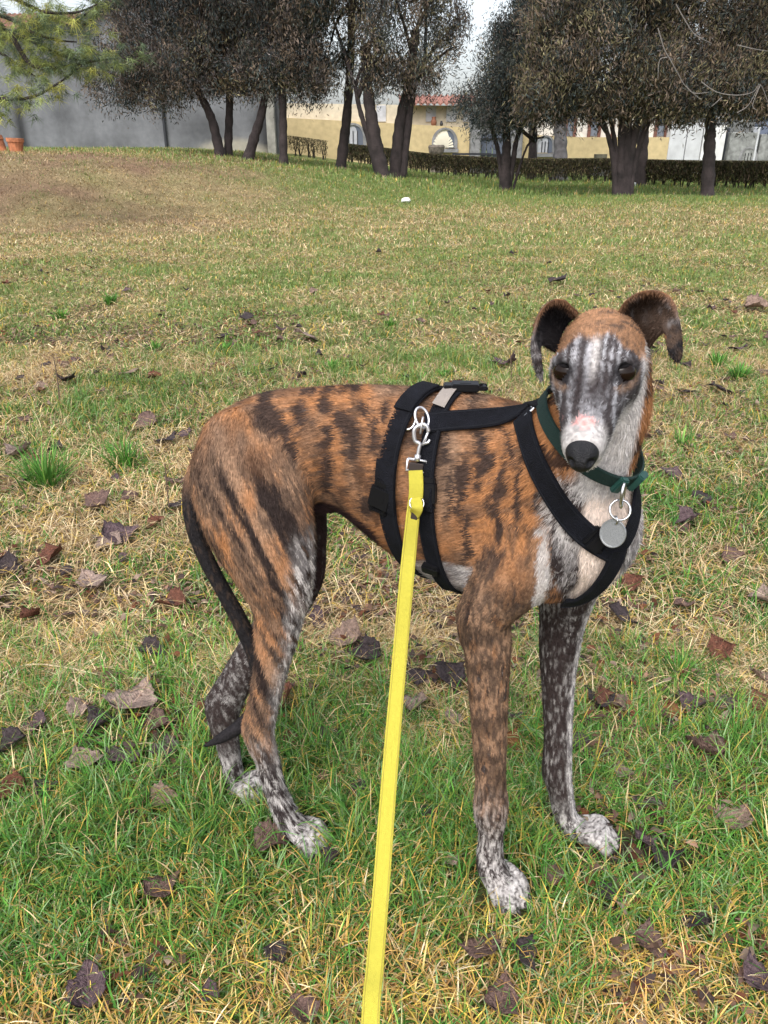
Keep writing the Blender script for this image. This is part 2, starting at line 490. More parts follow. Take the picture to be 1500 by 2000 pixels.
def blades(pos, length, width, lean, az, col, seg=2, curl=.5, tipc=None):
    """curved grass blades as narrow strips; lean: 0 upright .. 1 flat"""
    m = len(pos)
    d = np.stack([np.cos(az), np.sin(az), np.zeros(m)], 1)
    s = np.stack([-np.sin(az), np.cos(az), np.zeros(m)], 1)
    tw = rg.normal(0, .6, m)
    s = s * np.cos(tw)[:, None] + np.array([0, 0, 1.0]) * np.sin(tw)[:, None] * .4
    a0 = lean * (math.pi / 2) * .9
    a1 = np.clip(a0 + curl * rg.uniform(.3, 1.3, m), 0, 1.75)
    rows = [pos]
    p = pos
    for k in range(seg):
        a = a0 + (a1 - a0) * (k / max(seg - 1, 1))
        p = p + (d * np.sin(a)[:, None] + np.array([0, 0, 1.0]) * np.cos(a)[:, None]) * (length / seg)[:, None]
        rows.append(p)
    V, C = [], []
    ws = [1.0, .8, .55, .3][:seg]
    for k in range(seg):
        V += [rows[k] - s * (width * ws[k] / 2)[:, None], rows[k] + s * (width * ws[k] / 2)[:, None]]
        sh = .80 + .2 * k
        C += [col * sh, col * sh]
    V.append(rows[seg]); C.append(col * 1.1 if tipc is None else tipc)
    nv = 2 * seg + 1
    V = np.stack(V, 1).reshape(-1, 3); C = np.stack(C, 1).reshape(-1, 3)
    base = (np.arange(m) * nv)[:, None]
    tr = []
    for k in range(seg - 1):
        tr += [[2 * k, 2 * k + 1, 2 * k + 3], [2 * k, 2 * k + 3, 2 * k + 2]]
    tr.append([2 * seg - 2, 2 * seg - 1, 2 * seg])
    Fq = (base[:, None, :] + np.array(tr)[None]).reshape(-1, 3)
    return V, Fq, C

def sample_zone(n, y0, y1, half=lambda y: .74 * y + .62):
    x = np.zeros(0); y = np.zeros(0)
    while len(x) < n:
        yy = rg.uniform(y0, y1, n * 2); xx = rg.uniform(-1, 1, n * 2) * half(y1)
        k = np.abs(xx) < half(yy)
        x = np.concatenate([x, xx[k]]); y = np.concatenate([y, yy[k]])
    return x[:n], y[:n]

def pick(pal, n, jit=.22, w=None):
    c = pal[rg.choice(len(pal), n, p=w)]
    return c * np.exp(rg.normal(0, jit, n))[:, None]

GV, SV = [], []
def zone(n, y0, y1, hg, hs, wg, ws, seg, ngreen=None, half=None):
    x, y = sample_zone(n, y0, y1, half or (lambda q: .74 * q + .62))
    g = green_frac(x, y); br = bare(x, y)
    cm = np.zeros(n, bool)
    for (cx, cy, cr) in CLEAR:
        if y0 - .1 < cy < y1 + .1: cm |= (x - cx) ** 2 + (y - cy) ** 2 < cr * cr
    low = np.where(cm, .30, 1.0)
    # grass grows in clumps: jitter towards clump centres
    u = rg.random(n)
    isg = u < g * (.90 - .5 * br)
    keep = (isg | (rg.random(n) < (.92 - .45 * br))) & ~(cm & (rg.random(n) < .6)) & (rg.random(n) > .9 * soil(x, y))
    # green
    k = isg & keep
    m = k.sum()
    px, py = x[k], y[k]
    cl = fbm(px * 16, py * 16, seed=130)
    L = rg.uniform(*hg, m) * (.45 + 1.0 * cl) * (.6 + .5 * g[k]) * low[k]
    pos = np.stack([px, py, gz(px, py) - .004], 1)
    tone = fbm(px * 3.5, py * 3.5, seed=131)
    col = pick(GREENS, m) * (.75 + .5 * tone)[:, None]
    fyy = smooth(1.8, 6, py)[:, None]
    col = col * (1 - .55 * fyy) + np.array([.22, .265, .085]) * (.55 * fyy) * np.exp(rg.normal(0, .2, m))[:, None]
    yel = rg.random(m) < .10
    col[yel] = pick(STRAWS[[0, 4]], yel.sum()) * .8
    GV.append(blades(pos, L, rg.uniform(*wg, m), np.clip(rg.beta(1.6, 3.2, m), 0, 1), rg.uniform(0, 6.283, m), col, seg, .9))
    # straw
    k = (~isg) & keep
    m = k.sum(); px, py = x[k], y[k]
    pos = np.stack([px, py, gz(px, py) + rg.uniform(0, .014, m)], 1)
    col = pick(STRAWS, m, .25, [.27, .2, .2, .14, .08, .11]) * (.66 + .60 * fbm(px * 4, py * 4, seed=132))[:, None] * (1 - .14 * smooth(2, 6, py))[:, None]
    bb = bare(px, py)[:, None]
    col = col * (1 - bb * .8) + np.array([.30, .20, .125]) * bb * .8 * np.exp(rg.normal(0, .3, m))[:, None]
    nearw = smooth(1.2, .8, py)[:, None]
    och = pick(np.array([[.52, .36, .075], [.44, .27, .085], [.50, .40, .15], [.36, .20, .07]]), m, .25)
    mixn = (rg.random(m) < .75)[:, None] * nearw
    col = col * (1 - mixn) + och * mixn
    lean = np.clip(rg.normal(.82, .16, m) - .25 * nearw[:, 0], .1, 1.02)
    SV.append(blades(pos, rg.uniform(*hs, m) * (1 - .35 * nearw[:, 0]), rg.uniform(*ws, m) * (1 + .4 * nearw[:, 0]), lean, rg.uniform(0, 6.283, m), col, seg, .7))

zone(175000, .35, 1.5, (.034, .088), (.03, .09), (.0019, .0040), (.0009, .0022), 3)
zone(235000, 1.5, 4.2, (.034, .095), (.035, .11), (.0026, .0052), (.0014, .003), 2)
zone(185000, 4.2, 9.0, (.030, .075), (.03, .08), (.005, .009), (.0035, .007), 2)
zone(220000, 9.0, 19.0, (.035, .085), (.03, .08), (.011, .020), (.008, .016), 1)
zone(80000, 19.0, 30.0, (.06, .14), (.06, .14), (.020, .035), (.02, .03), 1, half=lambda q: .74 * q + 1)

def joinv(lst):
    V, Fq, C, o = [], [], [], 0
    for v, f, c in lst:
        V.append(v); Fq.append(f + o); C.append(c); o += len(v)
    return np.concatenate(V), np.concatenate(Fq), np.concatenate(C)
m_grass = mat('grass_blade', rough=.6, spec=.25, attr='col', trans=.25)
m_straw = mat('straw_blade', rough=.75, spec=.15, attr='col', trans=.12)
V, Fq, C = joinv(GV)
tag(mesh_np('grass', V, Fq, m_grass, None, C), 'short green meadow grass growing over the whole field', 'grass', kind='stuff')
V, Fq, C = joinv(SV)
tag(mesh_np('dry_straw', V, Fq, m_straw, None, C), 'dry straw-coloured grass lying matted on the field', 'straw', kind='stuff')

# ---- crumbled leaf litter between the blades
def litter(n, y0, y1):
    x, y = sample_zone(n, y0, y1)
    k = (fbm(x * 1.3, y * 1.3, seed=150) * .6 + fbm(x * 6, y * 6, seed=151) * .4 > .52) | (rg.random(n) < .6 * soil(x, y))
    x, y = x[k], y[k]; m = len(x)
    pos = np.stack([x, y, gz(x, y) + rg.uniform(.006, .03, m)], 1)
    pal = np.array([[.10, .060, .045], [.055, .038, .034], [.16, .095, .065], [.13, .050, .026], [.20, .145, .11]])
    return blades(pos, rg.uniform(.010, .030, m), rg.uniform(.008, .020, m), rg.uniform(.6, 1.1, m), rg.uniform(0, 6.283, m), pick(pal, m, .3), 2, .8)
V, Fq, C = joinv([litter(13000, .6, 2.0), litter(35000, 2.0, 5.5), litter(12000, 5.5, 8.0)])
tag(mesh_np('leaf_litter', V, Fq, m_straw, None, C), 'crumbled brown bits of dead leaves scattered between the grass blades', 'leaf litter', kind='stuff')

# ---- grass tufts that stand out
def tuft(px, py, hpx, n, label, spread=.5, green=1.0):
    b = G(px, py); s = PS(px, py, b[1])
    h = hpx * s
    o = empty('grass_tuft', tuple(b))
    m = n
    r = np.abs(rg.normal(0, spread * h * .45, m)); a = rg.uniform(0, 6.283, m)
    pos = np.stack([r * np.cos(a), r * np.sin(a), np.full(m, -.004)], 1)
    col = pick(GREENS[[0, 1, 2, 4]], m, .25) * green
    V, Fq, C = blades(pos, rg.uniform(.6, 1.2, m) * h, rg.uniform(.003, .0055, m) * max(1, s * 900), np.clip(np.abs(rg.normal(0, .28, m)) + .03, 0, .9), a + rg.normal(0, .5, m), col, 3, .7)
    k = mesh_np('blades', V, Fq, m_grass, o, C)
    k['kind'] = 'stuff'
    tag(o, label, 'grass', 'grass tufts standing up in the field')
for t in [(92, 955, 95, 190, 'large upright bright green grass tuft in the dry field, beside a smaller tuft'),
          (245, 915, 65, 140, 'medium green grass tuft with straw at its foot, beside the largest tuft'),
          (1440, 745, 45, 110, 'green grass tuft behind the dog beside dark fallen leaves'),
          (870, 742, 30, 60, 'low green tuft just behind the back of the dog'), (305, 690, 30, 60, 'small tuft on the dry field behind the medium tuft'), (215, 595, 26, 60, 'dark green tuft far out on the dry field towards the bank'), (440, 690, 26, 60, 'small tuft on the dry field beyond the rump of the dog'), (650, 725, 26, 60, 'small bright tuft beyond the loin of the dog'), (470, 820, 36, 70, 'green tuft touching the rump of the dog'),
          (1180, 1020, 60, 60, 'leafy green tuft behind the chest of the dog'), (1330, 880, 50, 70, 'green tuft beside the collar of the dog'), (1400, 720, 40, 70, 'small tuft beside the hanging ear of the dog'), (760, 640, 24, 50, 'tiny tuft far out on the field beyond the harness'), (120, 625, 26, 60, 'wide low tuft far out on the field before the bank'), (1150, 1440, 60, 60, 'tall-bladed green tuft beside the far front leg'), (620, 1480, 70, 90, 'dark lush tuft between the near hind leg and the leash'),
          (1330, 1330, 80, 80, 'tall loose grass tuft right of the far front leg'), (700, 1420, 60, 70, 'lush tuft beside the yellow leash under the dog')]:
    tuft(*t)

# ---- dry stems
m_stem = mat('dry_stem', (.10, .065, .045), rough=.8)
m_stalk = mat('straw_stalk', (.58, .46, .30), rough=.6)
def stem(name, pxs, rad, m, label, cat, flat=False):
    b = G(*pxs[0])
    pts = []
    for (px, py) in pxs:
        pts.append(G(px, py) + np.array([0, 0, .02]) if flat else P(px, py, b[1]))
    bm = bmesh.new()
    c = catmull(np.array(pts), 5)
    tube(bm, c, [rad * (1 - .5 * i / len(c)) for i in range(len(c))], 6)
    if not flat:
        for f_ in (.45, .7):
            q = c[int(len(c) * f_)]; tube(bm, [q, q + np.array([.012, 0, .02]), q + np.array([.016, .004, .04])], [rad * .6, rad * .5, rad * .3], 5)
    o = empty(name, tuple(b)); put(obj('stalk', bm, m), o)
    tag(o, label, cat)
stem('dry_stem', [(999, 752), (998, 715), (996, 672)], .003, m_stem, 'thin dark dry stem standing in the field behind the dog back', 'stem')
stem('dry_stem', [(118, 800), (112, 740), (103, 690)], .003, m_stem, 'tall thin dry weed stem above the large green tuft', 'stem')
stem('dry_stem', [(332, 1010), (326, 950), (322, 905)], .0022, m_stem, 'thin dry weed stem standing beside the rump of the dog', 'stem')
stem('straw_stalk', [(10, 1330), (60, 1313), (130, 1318), (232, 1342)], .0022, m_stalk, 'long pale bent straw stalk lying beside the largest dead leaf', 'straw', True)
stem('straw_stalk', [(0, 1400), (8, 1365), (20, 1330)], .0025, m_stalk, 'short pale kinked straw stalk touching the long stalk', 'straw', True)
# ================================================================== background: walls, hedges, trees
def X_at(px, py, Y): return P(px, py, Y)

def wallgrid(name, x0, x1, z0, topf, Y, colf, material, parent, thick=.35, nx=60, nz=30):
    """front face as a fine grid (for stains) with a top following topf(x), plus thickness"""
    V, C = [], []
    xs_ = np.linspace(x0, x1, nx)
    for x in xs_:
        zt = topf(x)
        for k in range(nz): V.append((x, Y, z0 + (zt - z0) * k / (nz - 1)))
    V = np.array(V)
    ix = np.arange(nx * nz).reshape(nx, nz)
    fq = np.stack([ix[:-1, :-1], ix[1:, :-1], ix[1:, 1:], ix[:-1, 1:]], -1).reshape(-1, 4)
    back = V + np.array([0, thick, 0]); o = len(V)
    fb = fq[:, ::-1] + o
    top = np.stack([ix[:-1, -1], ix[1:, -1], ix[1:, -1] + o, ix[:-1, -1] + o], -1)
    s1 = np.stack([ix[0, 1:], ix[0, :-1], ix[0, :-1] + o, ix[0, 1:] + o], -1)
    s2 = np.stack([ix[-1, :-1], ix[-1, 1:], ix[-1, 1:] + o, ix[-1, :-1] + o], -1)
    C = colf(V)
    ob = mesh_np(name, np.concatenate([V, back]), np.concatenate([fq, fb, top, s1, s2]), material, None, np.concatenate([C, C]))
    return put(ob, parent)

m_plaster = mat('plaster', rough=.9, spec=.15, attr='col', noise=(5, .12), bump=(25, .3))
m_cornice = mat('dark_cornice', (.045, .050, .060), rough=.7)
m_tile = mat('roof_tile', (.27, .125, .095), rough=.8, noise=(9, .35))
m_stone = mat('grey_stone', (.20, .20, .205), rough=.85, noise=(6, .25), bump=(30, .3))
m_marble = mat('pale_marble', (.42, .43, .46), rough=.6, noise=(4, .2))
m_dark = mat('dark_recess', (.03, .035, .045), rough=.8)  # near-black colour standing in for shade between the chapel slabs
m_iron = mat('dark_iron', (.02, .022, .028), rough=.6)

# ---- grey building on the left
YG = 31.0
gb = empty('grey_building', tuple(P(250, 320, YG) * [1, 1, 0]))
tag(gb, 'grey rendered building with twin gables, dark cornice and stained wall', 'building')
prof = [(-260, 70), (-60, 75), (46, 74), (104, 36), (154, 56), (238, 2), (330, -50), (430, 5), (545, 70)]
gp_ = [P(a, b, YG) for a, b in prof]
gx = [q[0] for q in gp_]; gzz = [q[2] for q in gp_]
gtop = lambda x: float(np.interp(x, gx, gzz))
def gcol(V):
    x, z = V[:, 0], V[:, 2]
    n = fbm(x * .8, z * .8, seed=201) ; n2 = fbm(x * 3, z * 1.2, seed=202)
    c = np.array([.150, .156, .168]) * (.55 + .50 * n + .40 * n2)[:, None]
    def at(px, py): return P(px, py, YG)
    # dark streak that widens downwards
    a = at(50, 300); wd = .16 + .10 * np.clip((at(50, 190)[2] - z) / 2.0, 0, 2)
    st = np.exp(-((x - a[0]) / wd) ** 2) * smooth(at(50, 160)[2], at(50, 230)[2], z)
    c = c * (1 - st * .8)[:, None]
    # soft dark blooms
    for (px, py, rx, rz, k) in ((120, 225, .5, .35, .35), (185, 300, .35, .5, .3), (400, 245, 1.3, .55, .38), (515, 240, .5, .6, .65), (525, 300, .28, 1.4, .85), (240, 285, .5, .4, .2), (385, 300, .6, .25, .15)):
        q = at(px, py)
        m = np.exp(-(((x - q[0]) / rx) ** 2 + ((z - q[2]) / rz) ** 2)) * (.6 + .8 * n2)
        c = c * (1 - np.clip(m * k, 0, .9))[:, None]
    # cleaner beige render low on the right
    q = at(455, 300)
    m = smooth(.35, .65, np.exp(-(((x - q[0]) / 1.5) ** 2 + ((z - q[2]) / .55) ** 2)) + .25 * (n2 - .5))
    c = c * (1 - m * .75)[:, None] + np.array([.36, .335, .27]) * (m * .75)[:, None]
    return c
wallgrid('wall', gx[0], gx[-1], -.5, gtop, YG, gcol, m_plaster, gb, .4, 140, 50)
bm = bmesh.new()
for i in range(1, len(gp_) - 1):
    a, b = gp_[i], gp_[i + 1]
    for (dz, hh, dy, ty) in ((.02, .16, -.30, .9), (.17, .06, -.42, 1.1)):
        vs_ = []
        for q in (a, b):
            for yy in (q[1] + dy, q[1] + dy + ty):
                for zz in (q[2] + dz, q[2] + dz + hh): vs_.append(bm.verts.new((q[0], yy, zz)))
        for f in ((0, 1, 3, 2), (4, 6, 7, 5), (0, 4, 5, 1), (2, 3, 7, 6), (1, 5, 7, 3), (0, 2, 6, 4)): bm.faces.new([vs_[k] for k in f])
bmesh.ops.recalc_face_normals(bm, faces=bm.faces[:])
put(obj('cornice', bm, m_cornice), gb)
bm = bmesh.new(); q = P(316, 190, YG)
tube(bm, [(q[0], YG - .09, -.2), (q[0], YG - .09, 2.5), (q[0] - .05, YG - .09, gtop(q[0]) - .3)], .055, 10)
for zz in (.9, 2.2, 3.4): bm_box(bm, (q[0], YG - .06, zz), (.16, .12, .04))
put(obj('downpipe', bm, m_iron), gb)
bm = bmesh.new(); q = P(533, 330, YG - .4)
bm_box(bm, (q[0], YG - .2, 1.3), (.30, .34, 4.2))
bmesh.ops.bevel(bm, geom=bm.edges[:], offset=.02, segments=1, affect='EDGES')
put(obj('corner_pillar', bm, mat('weathered_concrete', (.25, .245, .22), rough=.9, noise=(3, .35))), gb)

def tiled_roof(name, x0, x1, y0, z0, y1, z1, parent, step=.22, m=m_tile):
    """corrugated tile slope between eave (y0,z0) and ridge (y1,z1)"""
    n = int((x1 - x0) / (step / 6)) + 1
    V = []
    for i in range(n):
        x = x0 + (x1 - x0) * i / (n - 1)
        w = .045 * math.cos(2 * math.pi * (x - x0) / step)
        for k in range(9):
            t = k / 8
            V.append((x, y0 + (y1 - y0) * t, z0 + (z1 - z0) * t + w + (.02 if k % 2 else 0)))
    ix = np.arange(n * 9).reshape(n, 9)
    fq = np.stack([ix[:-1, :-1], ix[1:, :-1], ix[1:, 1:], ix[:-1, 1:]], -1).reshape(-1, 4)
    o2 = len(V); V2 = [(a, b, c - .07) for a, b, c in V]
    rim = np.stack([ix[:-1, 0] + o2, ix[1:, 0] + o2, ix[1:, 0], ix[:-1, 0]], -1)
    return put(mesh_np(name, np.array(V + V2), np.concatenate([fq, fq[:, ::-1] + o2, rim]), m), parent)
# red tiled roof behind the gables
hb = empty('tiled_house', tuple(P(120, 300, 37) * [1, 1, 0]))
tag(hb, 'house with red tiled roof showing behind the grey gables', 'house')
e0, e1 = P(-260, 66, 36), P(520, 66, 36)
bm = bmesh.new(); bm_box(bm, ((e0[0] + e1[0]) / 2, 39.6, (e0[2]) / 2 - .1), (e1[0] - e0[0] - .6, 6.6, e0[2]))
put(obj('wall', bm, m_stone), hb)
tiled_roof('roof', e0[0], e1[0], 35.9, e0[2], 39.6, e0[2] + 1.15, hb)

# ---- long ochre wall with arched niches
YW = 36.0
OCH = np.array([.50, .40, .225])
ow = empty('columbarium', tuple(P(760, 320, YW) * [1, 1, 0]))
tag(ow, 'long ochre plastered wall with stone-framed arched niches and pale plaques above', 'building')
def ocol(V):
    n = fbm(V[:, 0] * .9, V[:, 2] * .9, seed=211); n2 = fbm(V[:, 0] * 5, V[:, 2] * 3, seed=212)
    c = OCH * (.80 + .22 * n + .14 * n2)[:, None]
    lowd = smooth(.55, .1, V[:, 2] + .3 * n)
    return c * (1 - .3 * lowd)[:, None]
ledge = [(480, 226), (750, 240), (918, 249)]
lx = [P(a, b, YW)[0] for a, b in ledge]; lz = [P(a, b, YW)[2] for a, b in ledge]
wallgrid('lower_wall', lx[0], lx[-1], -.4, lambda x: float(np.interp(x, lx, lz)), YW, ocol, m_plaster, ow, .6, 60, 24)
up = [(480, 200), (918, 207)]
ux = [P(a, b, YW + .5)[0] for a, b in up]; uz = [P(a, b, YW + .5)[2] for a, b in up]
wallgrid('upper_wall', ux[0], ux[1], 1.0, lambda x: float(np.interp(x, ux, uz)), YW + .5, lambda V: np.array([.55, .49, .38]) * (.85 + .3 * fbm(V[:, 0] * 2, V[:, 2] * 2, seed=213))[:, None], m_plaster, ow, .4, 30, 14)
tiled_roof('roof_eave', P(780, 190, YW)[0], ux[1] + .3, YW - .15, float(np.interp(lx[-1], ux, uz)) + .10, YW + 1.6, float(uz[1]) + .46, ow, .26)
for px in (735, 780, 832, 872, 905):
    a = P(px, 206, YW + .48); b = P(px + 19, 238, YW + .48)
    bm = bmesh.new(); bm_box(bm, ((a[0] + b[0]) / 2, YW + .47, (a[2] + b[2]) / 2), (abs(b[0] - a[0]), .06, abs(a[2] - b[2]))); bmesh.ops.bevel(bm, geom=bm.edges[:], offset=.012, segments=1, affect='EDGES')
    put(obj('plaque', bm, m_marble), ow)
def arch_pts(cx, cz, w, h, n=14, straight=.35):
    """outline of an arch, foot centre at cx, cz"""
    r = w / 2
    hs = max(h - r, 0.02)
    pts = [(cx - r, cz), (cx - r, cz + hs)]
    for i in range(1, n):
        a = math.pi - math.pi * i / n
        pts.append((cx + r * math.cos(a), cz + hs + (h - hs) * math.sin(a)))
    pts += [(cx + r, cz + hs), (cx + r, cz)]
    return pts
def niche(px, pyt, pyb, wpx, Y, parent, fan=False, frame=m_stone, inner=m_marble, glass=True):
    s = PS(px, pyb, Y)
    c = P(px, pyb, Y); h = P(px, pyt, Y)[2] - c[2]; w = wpx * s
    out = arch_pts(c[0], c[2], w, h); inn = arch_pts(c[0], c[2] + .04, w * .74, h * .86)
    bm = bmesh.new()
    rows = [[bm.verts.new((a, Y - d, b)) for a, b in pts] for pts, d in ((out, -.02), (out, .07), (inn, .07), (inn, -.30))]
    for r0, r1 in zip(rows[:-1], rows[1:]):
        for i in range(len(r0) - 1): bm.faces.new((r0[i], r0[i + 1], r1[i + 1], r1[i]))
    bm_box(bm, (c[0], Y - .05, c[2] - .06), (w * 1.08, .16, .14))
    af = put(obj('arch_frame', bm, frame), parent)
    bm = bmesh.new(); vs_ = [bm.verts.new((a, Y - .012, b)) for a, b in inn]; bm.faces.new(vs_)
    obj('niche_panel', bm, inner, af)
    # curved dark sheet: shade of the right inner jamb, put into its colour
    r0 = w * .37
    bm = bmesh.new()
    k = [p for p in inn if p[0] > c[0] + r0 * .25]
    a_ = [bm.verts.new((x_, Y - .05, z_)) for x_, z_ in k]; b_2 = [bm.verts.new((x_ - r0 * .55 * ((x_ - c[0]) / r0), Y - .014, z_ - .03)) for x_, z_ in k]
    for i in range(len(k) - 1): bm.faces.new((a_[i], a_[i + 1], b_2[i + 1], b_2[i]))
    obj('reveal', bm, mat('shade_blue_grey', (.10, .115, .15), rough=.8), af)
    if fan:
        cx, cz = c[0] - w * .06, c[2] + .06
        for i in range(13):
            a = math.pi * (.03 + .94 * i / 12)
            bm = bmesh.new()
            L = h * .80 * (.88 if 0 < i < 12 else .8)
            d = Vector((math.cos(a) * .85, 0, math.sin(a)))
            yy_ = Y - .09 - .006 * (i % 4); p0 = Vector((cx, yy_, cz)) + d * .10; p1 = Vector((cx, yy_, cz)) + d * min(L, w * .46)
            sd = Vector((-d.z, 0, d.x)).normalized()
            vs_ = [bm.verts.new(q) for q in (p0 - sd * .006, p0 + sd * .006, p1 + sd * .045, p1 + d * .02, p1 - sd * .045)]
            bk = [bm.verts.new(q.co + Vector((0, .02, 0))) for q in vs_]
            bm.faces.new(vs_); bm.faces.new(list(reversed(bk)))
            for q in range(5): bm.faces.new((vs_[q], bk[q], bk[(q + 1) % 5], vs_[(q + 1) % 5]))
            bmesh.ops.recalc_face_normals(bm, faces=bm.faces[:])
            obj('fan_rib', bm, mat('cream_plaster', (.75, .70, .58), rough=.7), af)
    else:
        for i in (-1, 0, 1):
            bm = bmesh.new(); bm_box(bm, (c[0] + i * w * .16, Y - .035, c[2] + h * .36), (.035, .03, h * .6)); obj('glazing_bar', bm, m_iron, af)
niche(690, 240, 285, 52, YW, ow)
niche(868, 249, 291, 50, YW, ow, True, inner=mat('cream_plaster', (.75, .70, .58), rough=.7))
# pots on the ledge
def vase(px, py, hpx, m, label):
    Y = YW + .22
    b = P(px, py, Y); s = PS(px, py, Y); h = hpx * s
    bm = bmesh.new()
    prof_ = [(.20, 0), (.30, .12), (.36, .35), (.33, .6), (.20, .78), (.26, .9), (.24, 1.0)]
    rings = []
    for r, z in prof_: rings.append([bm.verts.new((b[0] + r * h * math.cos(2 * math.pi * i / 12), b[1] + r * h * math.sin(2 * math.pi * i / 12), b[2] + z * h)) for i in range(12)])
    for r0, r1 in zip(rings[:-1], rings[1:]):
        for i in range(12): bm.faces.new((r0[i], r0[(i + 1) % 12], r1[(i + 1) % 12], r1[i]))
    bm.faces.new(list(reversed(rings[0]))); bm.faces.new(rings[-1])
    tag(obj('vase', bm, m, None, True), label, 'vase')
vase(847, 246, 16, mat('terracotta_dark', (.22, .09, .05), rough=.8), 'reddish-brown vase on the ledge above the fan-shaped niche')
vase(862, 246, 9, mat('blackish', (.03, .03, .035), rough=.6), 'small dark pot on the ledge beside the reddish vase')

# ---- gate between pillars
gt = empty('iron_gate', tuple(P(970, 320, YW) * [1, 1, 0]))
tag(gt, 'blue-grey panelled gate between two stone pillars in the ochre wall', 'gate')
for px, w in ((929, 20), (1010, 22)):
    a = P(px, 255, YW - .15); s = PS(px, 255, YW); bm = bmesh.new()
    bm_box(bm, (a[0], YW - .1, a[2] / 2 - .1), (w * s, .5, a[2] + .2)); bmesh.ops.bevel(bm, geom=bm.edges[:], offset=.03, segments=1, affect='EDGES')
    put(obj('pillar', bm, m_stone), gt)
a, b = P(940, 262, YW), P(999, 262, YW)
for i in range(5):
    x0 = a[0] + (b[0] - a[0]) * i / 5; x1 = a[0] + (b[0] - a[0]) * (i + 1) / 5
    bm = bmesh.new(); bm_box(bm, ((x0 + x1) / 2, YW + .05, a[2] / 2), (x1 - x0 - .03, .06, a[2])); put(obj('panel', bm, mat('blue_grey_paint', (.085, .10, .135), rough=.6)), gt)
for zz in (.35, .75):
    bm = bmesh.new(); bm_box(bm, ((a[0] + b[0]) / 2, YW - .01, a[2] * zz + .2), (b[0] - a[0], .05, .07)); put(obj('rail', bm, m_iron), gt)
# ---- lower ochre wall right of the gate
w2 = empty('arcade_building', tuple(P(1150, 330, YW) * [1, 1, 0]))
tag(w2, 'lower ochre wall right of the gate with brown-framed openings along its top', 'building')
l2 = [(1019, 262), (1130, 268), (1314, 268)]
l2x = [P(a, b, YW)[0] for a, b in l2]; l2z = [P(a, b, YW)[2] for a, b in l2]
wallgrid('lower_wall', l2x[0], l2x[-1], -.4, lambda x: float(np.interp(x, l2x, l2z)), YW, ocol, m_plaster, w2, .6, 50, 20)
u2 = P(1019, 226, YW + .6)
wallgrid('upper_wall', l2x[0], l2x[-1], 1.0, lambda x: u2[2], YW + .6, lambda V: np.array([.60, .58, .54]) * np.ones((len(V), 1)), m_plaster, w2, .3, 12, 6)
for px in (1104, 1122, 1150, 1170, 1196, 1280, 1300):
    q = P(px, 258, YW + .56); bm = bmesh.new(); bm_box(bm, (q[0], YW + .54, (l2z[1] + u2[2]) / 2), (.12, .10, u2[2] - l2z[1])); put(obj('mullion', bm, mat('brown_wood', (.13, .055, .04), rough=.7)), w2)
for px in (1113, 1160, 1290):
    q = P(px, 258, YW + .56); bm = bmesh.new(); bm_box(bm, (q[0], YW + .57, (l2z[1] + u2[2]) / 2), (.28, .04, u2[2] - l2z[1] - .1)); put(obj('pane', bm, mat('pane_blue', (.14, .16, .20), rough=.25)), w2)
niche(1063, 264, 300, 38, YW, w2)
# ---- pale stone panels on the far right
pn = empty('stone_chapel', tuple(P(1400, 340, YW) * [1, 1, 0]))
tag(pn, 'pale grey stone chapel wall of large slabs with a small arched niche', 'chapel')
def slab(x0, x1, yt, m, dy=0.0, name='slab'):
    a, b = P(x0, yt, YW + dy), P(x1, yt, YW + dy)
    bm = bmesh.new(); bm_box(bm, ((a[0] + b[0]) / 2, YW + dy + .2, a[2] / 2 - .1), (b[0] - a[0] - .03, .5, a[2] + .2)); bmesh.ops.bevel(bm, geom=bm.edges[:], offset=.015, segments=1, affect='EDGES')
    put(obj(name, bm, m), pn)
m_pale = mat('pale_slab', (.47, .48, .50), rough=.7, noise=(3, .15)); m_pale2 = mat('white_slab', (.60, .60, .60), rough=.7, noise=(3, .1)); m_grey2 = mat('carved_grey', (.20, .205, .20), rough=.85, noise=(5, .4), bump=(14, .5))
slab(1311, 1345, 240, m_pale); slab(1345, 1376, 240, m_pale, .01); slab(1376, 1421, 245, m_pale2); slab(1421, 1427, 250, m_dark, .25, 'dark_gap'); slab(1427, 1481, 258, m_grey2, -.05); slab(1481, 1486, 248, m_pale, -.1); slab(1486, 1560, 262, m_grey2, -.03); slab(1486, 1640, 225, mat('slate_blue', (.10, .12, .17), rough=.6), .3)  # thin dark slab paints the shade of the open gap
niche(1457, 287, 322, 36, YW - .05, pn, inner=m_iron)

# ---- stone fountain, bench and tomb behind the hedge
def G_on(px, Y, py=300): q = P(px, py, Y); return np.array([q[0], q[1], float(terrain(q[0], q[1]))])
b = G_on(852, 34.0); fo = empty('stone_fountain', tuple(b)); tag(fo, 'weathered shell-shaped stone fountain below the fan-shaped niche', 'fountain')
bm = bmesh.new(); rings = []
topz = P(852, 283, 34)[2]
for r, z in ((.22, 0), (.18, .35), (.20, .55), (.28, .75), (.31, .93), (.27, 1.0), (.18, .96)):
    rings.append([bm.verts.new((b[0] + r * (1 + .12 * math.sin(i * math.pi)) * (1 + .10 * (i % 2)) * math.cos(2 * math.pi * i / 20), b[1] + r * math.sin(2 * math.pi * i / 20), b[2] + z * (topz - b[2]))) for i in range(20)])
for r0, r1 in zip(rings[:-1], rings[1:]):
    for i in range(20): bm.faces.new((r0[i], r0[(i + 1) % 20], r1[(i + 1) % 20], r1[i]))
bm.faces.new(rings[-1])
put(obj('basin', bm, mat('mossy_stone', (.13, .11, .09), rough=.9, noise=(7, .6), bump=(18, .8))), fo)
b = G_on(922, 32.0); be = empty('park_bench', tuple(b)); tag(be, 'dark slatted park bench standing behind the hedge near the gate', 'bench')
